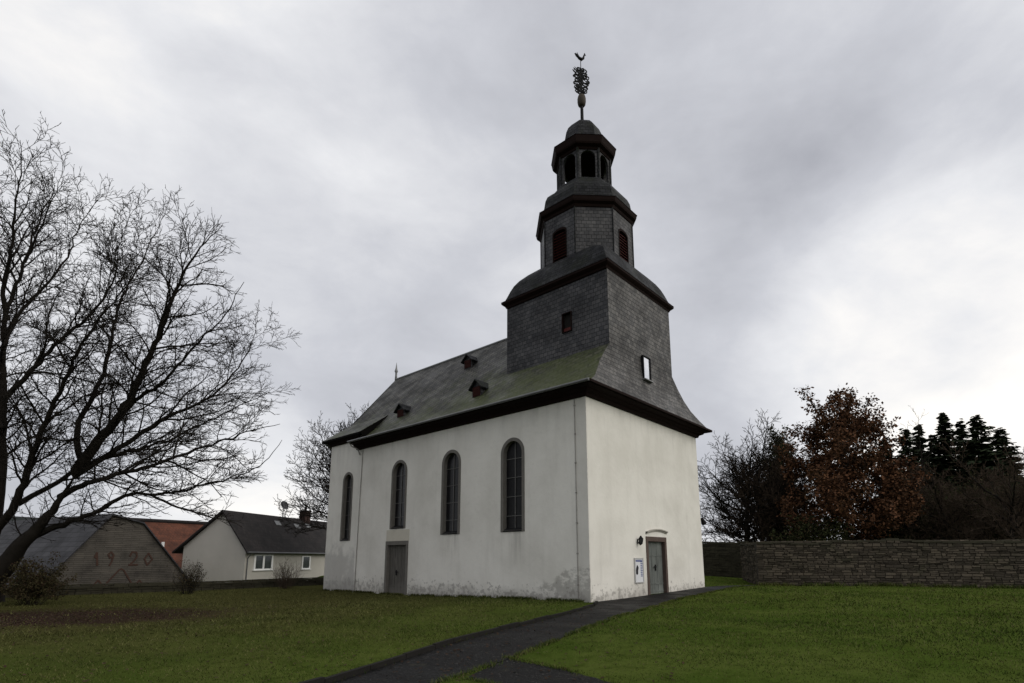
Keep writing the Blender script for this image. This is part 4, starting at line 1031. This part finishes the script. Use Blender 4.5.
class Grower:
    def __init__(self, seed, maxl=4, up=.05, wig=.16, seg=.35, rmin=.006, dens=(1.6, 2.2, 3.0, 3.5), ratio=(.55, .5, .5, .45), ang=(38, 62), bound=None, lmin=.18):
        self.r = np.random.default_rng(seed); self.q = random.Random(seed); self.maxl, self.up, self.wig, self.seg, self.rmin = maxl, up, wig, seg, rmin
        self.dens, self.ratio, self.ang, self.bound, self.lmin = dens, ratio, ang, bound, lmin
        self.br = []; self.tips = []
    def limb(self, pts, r0, r1, lvl=0, t0=.15, clen=None):
        """given centre line (list of Vectors): resample, wobble, add side branches"""
        P_ = np.array([tuple(p) for p in pts]); s = np.r_[0, np.cumsum(np.linalg.norm(np.diff(P_, axis=0), axis=1))]
        n = max(4, int(s[-1] / self.seg)); q = np.linspace(0, s[-1], n)
        X = np.stack([np.interp(q, s, P_[:, i]) for i in range(3)], 1)
        for _ in range(2): X[1:-1] = (X[:-2] + 2 * X[1:-1] + X[2:]) / 4
        if n > 5: X[2:-1] += self.r.normal(0, .028, X[2:-1].shape)
        r0 *= .95; tt = q / s[-1]; rad = r0 + (min(r1, .009) - r0) * tt ** .72
        self.br.append((X, rad)); self.kids(X, rad, s[-1] if clen is None else clen, lvl, t0)
    def kids(self, X, rad, L, lvl, t0):
        if lvl >= self.maxl: return
        X = [tuple(map(float, p)) for p in X]; rad = [float(q) for q in rad]; U = self.q.uniform
        total = sum(math.dist(a, b) for a, b in zip(X, X[1:])); m = len(X)
        nk = int(total * self.dens[min(lvl, len(self.dens) - 1)] * (1 - t0) + self.q.random()); roll = U(0, 6.28)
        ratio = self.ratio[min(lvl, len(self.ratio) - 1)]; drop = .38 if lvl == 0 else .58
        for k in range(nk):
            t = t0 + (1 - t0) * (k + U(.1, .9)) / nk; f = t * (m - 1); i = min(int(f), m - 2); f -= i
            a, b = X[i], X[i + 1]; p = (a[0] + (b[0] - a[0]) * f, a[1] + (b[1] - a[1]) * f, a[2] + (b[2] - a[2]) * f)
            dx, dy, dz = b[0] - a[0], b[1] - a[1], b[2] - a[2]; l = math.sqrt(dx * dx + dy * dy + dz * dz) + 1e-9; dx /= l; dy /= l; dz /= l
            roll += 2.4 + U(-.5, .5); an = math.radians(U(*self.ang)); c, s_ = math.cos(an), math.sin(an)
            ux, uy, uz = dy * 1. - dz * .2, dz * .1 - dx * 1., dx * .2 - dy * .1; l = math.sqrt(ux * ux + uy * uy + uz * uz) + 1e-9; ux /= l; uy /= l; uz /= l
            vx, vy, vz = dy * uz - dz * uy, dz * ux - dx * uz, dx * uy - dy * ux; cr_, sr_ = math.cos(roll) * s_, math.sin(roll) * s_
            nx, ny, nz = dx * c + ux * cr_ + vx * sr_, dy * c + uy * cr_ + vy * sr_, dz * c + uz * cr_ + vz * sr_
            if nz < -.35: nz *= .3
            ln = L * ratio * (1.0 - drop * t) * U(.65, 1.2)
            self.grow(p, (nx, ny, nz), ln, max(min(rad[i] * U(.45, .68), .012 * ln ** 1.15 + .005), self.rmin), lvl + 1)
    def grow(self, p, d, L, r, lvl):
        if L < self.lmin: return
        n = max(3, int(L / self.seg * (1 if lvl < 3 else 1.4))); st = L / n; g_ = self.q.gauss; w_ = self.wig
        x, y, z = map(float, p); dx, dy, dz = map(float, d); X = [(x, y, z)]
        for i in range(n):
            dx += g_(0, w_); dy += g_(0, w_); dz += g_(0, w_) + self.up; l = math.sqrt(dx * dx + dy * dy + dz * dz); dx /= l; dy /= l; dz /= l
            x += dx * st; y += dy * st; z += dz * st; X.append((x, y, z))
            if self.bound is not None and not self.bound((x, y, z)): break
        if len(X) < 3: return
        m = len(X) - 1; r1 = max(self.rmin * .55, r * .3); rad = [r + (r1 - r) * i / m for i in range(m + 1)]
        self.br.append((np.array(X), np.array(rad))); self.kids(X, rad, L, lvl, .12)
    def finish(self, parent, mat_t=None, mat_c=None, rt=.028):
        a = [b for b in self.br if b[1][0] >= rt]; c = [b for b in self.br if b[1][0] < rt]
        if a: tubes_mesh('trunk', a, mat_t or M['bark'], parent)
        if c: tubes_mesh('crown', c, mat_c or M['twig'], parent)

# the large bare tree at the left
K0 = 23.0
bt = at(-14, 603, K0); bz = gz(bt)
big = thing('bare_tree', 'large bare spreading deciduous tree leaning over the left lawn', 'tree', (bt.x, bt.y, bz))
ctr = np.array(at(20, 385, K0)); C0 = tuple(map(float, ctr)); rx, rzz = 11.8, 10.6
def bnd(p):
    return ((p[0] - C0[0]) ** 2 + (p[1] - C0[1]) ** 2) / rx ** 2 + ((p[2] - C0[2]) / rzz) ** 2 < 1.0
G = Grower(11, maxl=4, up=.012, wig=.14, seg=.32, rmin=.0100, dens=(3.6, 5.2, 6.4, 6.6), ratio=(.44, .52, .55, .58), ang=(26, 55), bound=bnd, lmin=.11)
def px(lst, dk=0.):
    n = len(lst) - 1
    return [at(u, v, K0 + dk * (i / n) ** 1.2) for i, (u, v) in enumerate(lst)]
base = [Vector((bt.x, bt.y, bz - .3))]
G.limb(base + px([(-12, 585), (2, 570), (22, 545), (40, 525), (55, 508), (66, 490), (77, 471)], -.6), .72, .29, t0=.45, clen=6)
G.limb(px([(77, 471), (93, 448), (112, 425), (128, 403), (143, 372), (158, 337), (170, 302), (187, 266), (205, 243), (222, 226)], -2.5), .27, .02, t0=.12, clen=7)
G.limb(px([(74, 476), (95, 463), (117, 449), (140, 434), (164, 419), (205, 401), (230, 380), (248, 352), (256, 330)], 1.8), .16, .015, clen=7)
G.limb(px([(60, 497), (80, 485), (105, 477), (152, 466), (199, 448), (252, 430), (280, 424)], -3), .15, .015, clen=6.5)
G.limb(px([(36, 535), (71, 521), (101, 511), (117, 498), (135, 492), (152, 495), (172, 505), (200, 515), (225, 519), (242, 527)], -1.4), .16, .014, clen=5)
G.limb(px([(152, 495), (180, 492), (210, 482), (240, 478), (268, 462), (282, 440)], -2.2), .07, .012, clen=5)
G.limb(px([(82, 465), (76, 440), (78, 420), (90, 402), (105, 372), (112, 340), (118, 305), (140, 265), (165, 215)], 2), .15, .012, clen=5.5)
G.limb(px([(112, 425), (135, 400), (165, 382), (195, 345), (225, 315), (244, 282)], -4), .11, .012, clen=5)
G.limb(base + px([(-14, 570), (-8, 530), (0, 495), (2, 440), (3, 380), (4, 340), (8, 305), (20, 275), (33, 240), (45, 205), (55, 185)], 1.5), .34, .02, t0=.3, clen=7)
G.limb(px([(-4, 530), (10, 513), (22, 490), (34, 450), (47, 420), (64, 384), (76, 354), (100, 318), (125, 290), (138, 262)], -3), .20, .014, clen=7.5)
G.limb(px([(18, 504), (50, 486), (90, 462), (130, 452), (170, 440), (215, 418), (250, 400), (270, 392)], 3), .13, .012, clen=6)
G.limb(px([(4, 400), (29, 372), (59, 340), (94, 313), (112, 285), (120, 250), (122, 225)], -2), .13, .014, clen=7)
G.limb(px([(3, 350), (15, 318), (40, 292), (65, 262), (80, 225), (98, 200)], 2.5), .10, .012, clen=6)
G.limb(px([(6, 320), (4, 285), (12, 250), (14, 210), (22, 165), (20, 140)], -2.5), .11, .012, clen=6)
G.limb(px([(25, 262), (40, 230), (52, 200), (62, 175)], -1), .06, .01, clen=4.5)
G.limb(px([(0, 430), (-20, 390), (-30, 330), (-32, 260), (-22, 200), (-8, 150)], 2), .2, .014, clen=7)
G.limb(px([(-10, 500), (-60, 450), (-120, 390), (-180, 330), (-220, 280)], 2), .24, .02, clen=9)
G.limb(px([(-14, 540), (-70, 510), (-140, 480), (-210, 450)], -3), .2, .02, clen=8)
G.limb(px([(-20, 400), (-70, 330), (-100, 250), (-120, 190)], -2), .16, .02, clen=8)
G.finish(big)
print('big tree branches', len(G.br))

def bare_tree(label, u, v, k, h, spread, seed, hi=.42, tip=.3, lead=.72, group=None, lean=0., nl=9, mat_c=None, maxl=4, dens=(3.4, 4.0, 4.2, 3.5), rmin=.014, name='bare_tree', r0=None, trunkh=.28, up=.06):
    b = at(u, v, k); zb = gz(b); b.z = zb; t = thing(name, label, 'tree', b, group)
    c = np.array([b.x + RTh.x * lean, b.y + RTh.y * lean, zb + h * .58])
    c = tuple(map(float, c))
    def bd(p): return ((p[0] - c[0]) ** 2 + (p[1] - c[1]) ** 2) / spread ** 2 + ((p[2] - c[2]) / (h * .47)) ** 2 < 1
    g = Grower(seed, maxl=maxl, up=up, wig=.13, seg=.3, rmin=rmin, dens=dens, ratio=(.5, .52, .55, .5), ang=(28, 56), bound=bd, lmin=.15)
    r0 = r0 or h * .022; top = b + RTh * lean * .8 + Vector((0, 0, h * lead)); rg = random.Random(seed)
    mid = b + Vector((rg.uniform(-.4, .4), rg.uniform(-.4, .4), h * .45)) + RTh * lean * .3
    g.limb([b - Vector((0, 0, .3)), b + Vector((0, 0, h * .2)), mid, top], r0, .02, t0=.4, clen=h * .35)
    for i in range(nl):
        a = i * 2.4 + rg.uniform(-.4, .4); hh = h * (trunkh + hi * i / nl); st = b + (mid - b) * (hh / (h * .45)) if hh < h * .45 else mid + (top - mid) * ((hh - h * .45) / (h * .48))
        dr = Vector((math.cos(a), math.sin(a), 0)); ln = spread * (1.0 - tip * i / nl) * rg.uniform(.8, 1.05)
        rs = .15 + 1.1 * i / nl; p1 = st + dr * ln * .45 + Vector((0, 0, ln * .36 * rs)); p2 = st + dr * ln * .82 + Vector((0, 0, ln * rs * rg.uniform(.7, 1.15)))
        g.limb([st, p1, p2], r0 * .42, .014, t0=.12, clen=ln * 1.1)
    print('TREE', label[:40], len(g.br)); g.finish(t, mat_c=mat_c); return t, g
bare_tree('bare tree standing behind the choir end of the church', 338, 570, 50, 17.4, 6.2, 21, nl=30, lead=.85, maxl=4, rmin=.021, r0=.24)
bare_tree('pale bare spreading tree behind the gateway right of the church', 748, 560, 46, 14.8, 6.4, 22, nl=26, rmin=.021, trunkh=.10)
bare_tree('dark brown bare tree filling the gap beside the copper tree', 765, 560, 45, 13.6, 5.2, 27, nl=24, rmin=.021, trunkh=.06, mat_c=M['brown_twig'], dens=(4.2, 4.6, 4.4, 3.5))
bare_tree('thin tall bare tree rising among the spruces', 938, 560, 50, 16.0, 2.0, 23, nl=8, dens=(1.8, 2.2, 2, 2), maxl=3, up=.12, r0=.16, lead=.95)
BR = M['brown_twig']
GRP = None
bare_tree('dense brown bare tree between the copper beech and the spruces', 902, 560, 40, 10.5, 4.2, 24, nl=18, mat_c=BR, dens=(5.0, 5.0, 4.6, 3.5), rmin=.019, trunkh=.06)
bare_tree('dense brown bare tree below the tallest spruces', 955, 560, 38, 10.4, 4.4, 25, nl=18, mat_c=BR, dens=(5.0, 5.0, 4.6, 3.5), rmin=.019, trunkh=.05)
bare_tree('dark arching bare tree leaning in at the right edge behind the wall', 1015, 560, 35, 10.8, 5.0, 26, nl=20, mat_c=BR, dens=(5.0, 5.0, 4.6, 3.5), rmin=.018, trunkh=.05, r0=.26)

def leaf_cloud(P0, size, rg, droop=.3, aspect=1.6):
    """diamond leaves at P0 (n,3)"""
    n = len(P0); d = rg.normal(0, 1, (n, 3)); d[:, 2] -= droop; d /= np.linalg.norm(d, axis=1, keepdims=True)
    e = rg.normal(0, 1, (n, 3)); u = np.cross(d, e); u /= np.linalg.norm(u, axis=1, keepdims=True) + 1e-9
    s = size * rg.uniform(.6, 1.35, (n, 1)); a = P0; b = P0 + d * s * .5 + u * s / aspect * .5; c = P0 + d * s; e2 = P0 + d * s * .5 - u * s / aspect * .5
    V = np.stack([a, b, c, e2], 1).reshape(-1, 3); F_ = np.arange(n * 4).reshape(n, 4); return V, F_
# copper beech: keeps its brown leaves
cb = at(862, 560, 38.5); zb_ = gz(cb); cb.z = zb_
H_ = 13.9
t, g = bare_tree('tall tree still carrying rust brown leaves behind the stone wall', 850, 560, 38.5, H_, 5.3, 31, nl=28, dens=(3.6, 3.8, 3.4, 2.6), trunkh=.2, hi=.62, tip=.55, lead=.93, name='copper_tree', maxl=3, up=.08, r0=.24)
rg = np.random.default_rng(5); pts = []
for X, rad in g.br:
    if rad[0] > .05: continue
    n_ = len(X); 
    for _ in range(int(4.2 * n_)): pts.append(X[rg.integers(0, n_)] + rg.normal(0, .16, 3))
pts = np.array(pts); cl = np.sin(pts[:, 0] * 1.9 + 1) + np.sin(pts[:, 1] * 1.7) + np.sin(pts[:, 2] * 2.1 + pts[:, 0]) ; pts = pts[(cl > -1.5) & (pts[:, 2] > zb_ + 2.3)]
if len(pts) > 36000: pts = pts[rg.choice(len(pts), 36000, False)]
print('copper leaves', len(pts))
V, F_ = leaf_cloud(pts, .22, rg); fast_mesh('crown', V, F_, M['copper'], t)

def spruce(label, u, v_top, k, spread, seed, group='spruces behind the stone wall', name='spruce', mat=None, gappy=.2):
    b = at(u, 560, k); b.z = gz(b); top = at(u, v_top, k).z; h = top - b.z
    t = thing(name, label, 'tree', b, group); rg = np.random.default_rng(seed)
    m = MB(); m.tube([b - Vector((0, 0, .3)), b + Vector((0, 0, h * .5)), b + Vector((0, 0, h))], [h * .018, h * .011, .02], 8); m.build('trunk', M['bark'], t)
    Vs = []; nlev = int(h / .24); Pb = np.array(b)
    for i in range(nlev):
        f = (i + .5) / nlev; z = h * (.06 + .94 * f); ln0 = 1.12 * spread * (1 - f) ** .8 * (1 + .25 * math.sin(i * 1.9 + seed)) + .22
        nb_ = int(9 + 6 * (1 - f))
        for j in range(nb_):
            if rg.random() < gappy * .5: continue
            a = rg.uniform(0, 6.28); ln = ln0 * rg.uniform(.45, 1.2); zj = rg.normal(0, .16); tl = rg.uniform(-.12, .3); dr = np.array([math.cos(a), math.sin(a), 0]); sd = np.array([-dr[1], dr[0], 0])
            ns = max(3, int(ln / .22))
            for q in range(ns):
                s = (q + .6) / ns; droop = -.28 * ln * s + .16 * ln * s * s; p = Pb + np.array([0, 0, z + zj + droop + tl * ln * s * (1 - s)]) + dr * ln * s
                for side in (-1, 1, 0):
                    l2 = .42 * ln * (1 - .6 * s) * rg.uniform(.6, 1.2) + .22
                    dd = dr * .75 + sd * side * .8 + np.array([0, 0, rg.uniform(-.55, .05)]); dd /= np.linalg.norm(dd); n2 = np.cross(dd, [0, 0, 1.]); n2 /= np.linalg.norm(n2) + 1e-9; n2 = n2 + np.array([0, 0, rg.uniform(-.6, .6)])
                    wv = .15 + .12 * rg.random()
                    Vs.append([p - n2 * wv * .5, p + n2 * wv * .5, p + dd * l2 + n2 * wv * .3, p + dd * l2 - n2 * wv * .3])
    V = np.array(Vs).reshape(-1, 3); fast_mesh('crown', V, np.arange(len(V)).reshape(-1, 4), mat or M['spruce'], t)
    return t
spruce('leftmost small spruce just right of the copper tree', 899, 433, 52, 2.0, 41)
spruce('spruce second from the left, with a blunt tip', 922, 424, 54, 2.3, 42)
spruce('slim spruce third from the left in the row', 936, 419, 56, 1.9, 43)
spruce('short thin spruce left of the tallest pointed one', 950, 430, 53, 1.5, 44)
spruce('tall pointed spruce with a lone narrow tip', 964, 406, 52, 2.5, 45)
spruce('small-tipped spruce pressed against the broadest one', 981, 415, 55, 1.8, 46)
spruce('broadest dark spruce near the right edge', 998, 409, 50, 3.4, 47)
spruce('low spruce at the right edge of the photo', 1021, 424, 50, 3.0, 48)
bare_tree('dark broad bare tree left of the copper tree, its in front of a dark evergreen', 782, 560, 44, 12.4, 4.8, 28, nl=26, rmin=.022, trunkh=.06, mat_c=M['brown_twig'], dens=(4.4, 4.6, 4.4, 3.5))

t, g = bare_tree('dark ivy-grown tree with a rounded top between the bare trees and the copper tree', 787, 560, 48, 14.6, 3.0, 49, nl=22, name='ivy_grown_tree', rmin=.02, trunkh=.1, hi=.6, lead=.85, maxl=3)
al_ = np.concatenate([X for X, r_ in g.br]); rg = np.random.default_rng(8); pts = al_[rg.integers(0, len(al_), 15000)] + rg.normal(0, .14, (15000, 3))
V, F_ = leaf_cloud(pts, .20, rg); fast_mesh('foliage', V, F_, M['evergreen'], t)
def bush(label, u, v, k, wd, h, seed, mat, nleaf, size, name='bush', stems=26, group=None, twig=None, up=.5):
    b = at(u, v, k); b.z = gz(b); t = thing(name, label, 'bush', b, group); rg = np.random.default_rng(seed)
    ph = random.Random(seed).uniform(0, 6)
    def bd(p):
        a_ = math.atan2(p[1] - b.y, p[0] - b.x); k_ = 1 + .22 * math.sin(3 * a_ + ph) + .15 * math.sin(5 * a_ + p[2] * 3)
        return (math.hypot(p[0] - b.x, p[1] - b.y) / (wd * .5 * k_)) ** 2 + ((p[2] - b.z - h * .42) / (h * .6 * k_)) ** 2 < 1
    g = Grower(seed, maxl=3, up=.05, wig=.13, seg=.14, rmin=.004, dens=(3, 4, 5), ratio=(.45, .5, .5), ang=(20, 50), bound=bd, lmin=.1)
    for i in range(stems):
        a = rg.uniform(0, 6.28); sp_ = rg.uniform(0, .75); d = np.array([math.cos(a) * sp_, math.sin(a) * sp_, up + .4]); p = np.array([b.x + math.cos(a) * wd * .16 * rg.random(), b.y + math.sin(a) * wd * .16 * rg.random(), b.z - .05])
        g.grow(p, d, h * rg.uniform(.7, 1.1), .013, 1)
    tubes_mesh('stems', g.br, twig or M['twig'], t)
    if nleaf:
        al = np.concatenate([X[len(X) // 3:] for X, r_ in g.br]); pts = al[rg.integers(0, len(al), nleaf)] + rg.normal(0, .07, (nleaf, 3)); pts = pts[pts[:, 2] > b.z]
        V, F_ = leaf_cloud(pts, size, rg); fast_mesh('foliage', V, F_, mat, t)
    return t
bush('round brownish green bush under the big bare tree', 30, 602, 22.0, 2.2, 1.9, 61, M['shrub'], 9000, .075)
bush('dark twiggy bush by the barn gable', 187, 592, 28.5, 1.9, 1.75, 62, M['shrub'], 1500, .06, stems=44)
bush('bare upright shrub below the white house window', 286, 586, 34.0, 2.3, 1.9, 63, None, 0, .05, stems=48, twig=M['brown_twig'], name='bare_shrub')
bush('withered climbing plant at the foot of the church wall by the downpipe', 345, 592, 33.3, 1.0, 1.55, 64, M['shrub'], 350, .05, name='withered_plant', stems=16)
for u, k, wd, h, sd_, lb in ((705, 43, 2.6, 2.7, 65, 'dark evergreen bush behind the set-back wall next to the church'), (815, 38, 5.0, 4.6, 66, 'broad dark evergreen bush left of the copper tree trunk'),
                        (905, 40, 4.6, 5.6, 67, 'dark evergreen bush right of the copper tree trunk'), (945, 41, 5.0, 7.2, 68, 'dark evergreen bush under the slim spruces'), (985, 41, 5.2, 8.0, 69, 'dark evergreen bush under the broadest spruce'), (1025, 39, 4.6, 7.8, 70, 'dark evergreen bush at the right end behind the wall')):
    bush(lb, u, 562, k, wd, h, sd_, M['evergreen'], 9000 if wd > 3 else 3500, .17, name='evergreen_bush', stems=26)

# ------------------------------------------------------------------ grass and leaf litter
rg = np.random.default_rng(9)
N = 330000
dist = 5.2 * np.exp(rg.random(N) * math.log(44 / 5.2)); az = rg.uniform(-.95, .95, N)
fx, fy = FWh.x, FWh.y; dx = fx * np.cos(az) + RTh.x * np.sin(az); dy = fy * np.cos(az) + RTh.y * np.sin(az)
Pg = np.stack([CAM.x + dx * dist, CAM.y + dy * dist], 1)
keep = ~inside(Pg, polyM) & ~inside(Pg, polyB) & ~((Pg[:, 0] > -.01) & (Pg[:, 0] < W + .02) & (Pg[:, 1] > -.05) & (Pg[:, 1] < 23))
dl = (Pg[:, 0] - LWA[0]) * LWN[0] + (Pg[:, 1] - LWA[1]) * LWN[1]; keep &= (dl < -.05) | (Pg[:, 0] > 12)
q = Pg - np.array([PATCH.x, PATCH.y]); pr = (q @ np.array([RTh.x, RTh.y])) / 6.6; pf = (q @ np.array([FWh.x, FWh.y])) / 4.4
pd = np.hypot(pr, pf) + .25 * np.sin(Pg[:, 0] * 2.1) * np.cos(Pg[:, 1] * 1.7); keep &= (pd > .95) | (rg.random(N) < .12 + .5 * np.clip(pd - .45, 0, 1))
def vnoise(P_, sc, sd_):
    g_ = np.random.default_rng(sd_).random((64, 64)); q_ = P_ / sc; i_ = np.floor(q_).astype(int); f_ = q_ - i_; f_ = f_ * f_ * (3 - 2 * f_)
    A_ = lambda a_, b_: g_[(i_[:, 0] + a_) % 64, (i_[:, 1] + b_) % 64]
    return (A_(0, 0) * (1 - f_[:, 0]) + A_(1, 0) * f_[:, 0]) * (1 - f_[:, 1]) + (A_(0, 1) * (1 - f_[:, 0]) + A_(1, 1) * f_[:, 0]) * f_[:, 1]
tu = (vnoise(Pg, 1.9, 1) + .8 * vnoise(Pg, .7, 2) + .6 * vnoise(Pg, .28, 3) - 1.2) * 1.3
_old = np.sin(Pg[:, 0] * 1.3 + 2 * np.sin(Pg[:, 1] * .7)) * np.sin(Pg[:, 1] * 1.1 + 1.5 * np.sin(Pg[:, 0] * .9)) + .6 * np.sin(Pg[:, 0] * 4.1) * np.sin(Pg[:, 1] * 3.7)
keep &= rg.random(N) < np.clip(.8 + .22 * tu, .4, 1)
Pg = Pg[keep]; dist = dist[keep]; tu = tu[keep]; n = len(Pg)
zg_ = ground_z(Pg[:, 0], Pg[:, 1]); a = rg.uniform(0, 6.28, n)
hgt = rg.uniform(.012, .042, n) * (1 + .4 * tu) * np.where(rg.random(n) < .03, 1.7, 1) * np.clip(dist / 11, .8, 1.6); wd = .0055 * np.clip(dist / 7, 1, 3.2)
def along(pl, per_m, spread, hlo, hhi):
    pl = np.array(pl, float); sg = np.hypot(*np.diff(pl, axis=0).T); c_ = np.r_[0, np.cumsum(sg)]; m_ = int(c_[-1] * per_m); q_s = rg.uniform(0, c_[-1], m_)
    q_s = q_s[np.sin(q_s * 2.3) + np.sin(q_s * 5.1 + 1) + rg.normal(0, .8, m_) > -.4]
    P_ = np.stack([np.interp(q_s, c_, pl[:, 0]), np.interp(q_s, c_, pl[:, 1])], 1) + rg.normal(0, spread, (len(q_s), 2)); return P_, rg.uniform(hlo, hhi, len(q_s))
ex = [along(PR[1:-1], 320, .05, .03, .07), along(BL_[:3], 300, .05, .03, .06), along(BR_[:4], 300, .05, .03, .06), along([(p[0], p[1] + .10) for p in PL[:5]], 260, .05, .04, .085),
      along([(-.07, .3), (-.07, 15.8), (.08, 15.9), (.08, 19.2)], 260, .035, .05, .16), along([tuple((A + (B2 - A) * k_).xy + Vector((-.2, .0))) for k_ in (0, .6)], 170, .07, .08, .26)]
eP = np.concatenate([e_[0] for e_ in ex]); eH = np.concatenate([e_[1] for e_ in ex]); nE = len(eP)
Pg = np.concatenate([Pg, eP]); zg_ = np.concatenate([zg_, ground_z(eP[:, 0], eP[:, 1]) + .01]); hgt = np.concatenate([hgt, eH]); dE = np.hypot(eP[:, 0] - CAM.x, eP[:, 1] - CAM.y)
wd = np.concatenate([wd, .0055 * np.clip(dE / 7, 1, 3.2)]); a = np.concatenate([a, rg.uniform(0, 6.28, nE)]); n += nE
B0 = np.column_stack([Pg, zg_ - .005]); sd = np.column_stack([np.cos(a), np.sin(a), np.zeros(n)])
ln = np.column_stack([rg.normal(0, .6, n), rg.normal(0, .6, n), np.ones(n)]) * hgt[:, None]
V = np.stack([B0 - sd * wd[:, None], B0 + sd * wd[:, None], B0 + ln], 1).reshape(-1, 3)
gr = fast_mesh('grass', V, np.arange(n * 3).reshape(n, 3), M['blades']); tag(gr, 'short green lawn grass around the church and the path', 'grass', kind='stuff')
# fallen leaves
n = 5200; p2 = rg.normal(0, .55, (n, 2)) * np.array([6.6, 4.4])
Pl = np.array([PATCH.x, PATCH.y]) + p2[:, :1] * np.array([RTh.x, RTh.y]) + p2[:, 1:] * np.array([FWh.x, FWh.y])
n2 = 2600; d2 = rg.uniform(6, 30, n2); a2 = rg.uniform(-.85, .3, n2)
Pl2 = np.stack([CAM.x + (fx * np.cos(a2) + RTh.x * np.sin(a2)) * d2, CAM.y + (fy * np.cos(a2) + RTh.y * np.sin(a2)) * d2], 1)
n3_ = 260; t3 = rg.random(n3_); Pl3 = np.stack([-12.4 + 11.2 * t3, -5.0 + 3.2 * t3 + rg.normal(0, .55, n3_)], 1)
Pl = np.concatenate([Pl, Pl2, Pl3]); Pl = Pl[~((Pl[:, 0] > -.05) & (Pl[:, 1] > -.1))]
dl = (Pl[:, 0] - LWA[0]) * LWN[0] + (Pl[:, 1] - LWA[1]) * LWN[1]; Pl = Pl[dl < -.2]
P3 = np.column_stack([Pl, ground_z(Pl[:, 0], Pl[:, 1]) + rg.uniform(.02, .045, len(Pl))])
d = rg.normal(0, 1, P3.shape); d[:, 2] *= .25; d /= np.linalg.norm(d, axis=1, keepdims=True); u = np.cross(d, [0, 0, 1.]) + rg.normal(0, .12, P3.shape); s = rg.uniform(.04, .08, (len(P3), 1))
V = np.stack([P3, P3 + d * s * .5 + u * s * .35, P3 + d * s, P3 + d * s * .5 - u * s * .35], 1).reshape(-1, 3)
lv = fast_mesh('fallen_leaves', V, np.arange(len(V)).reshape(-1, 4), M['dead_leaves']); tag(lv, 'brown fallen leaves strewn over the bare patch under the big tree', 'leaves', kind='stuff')
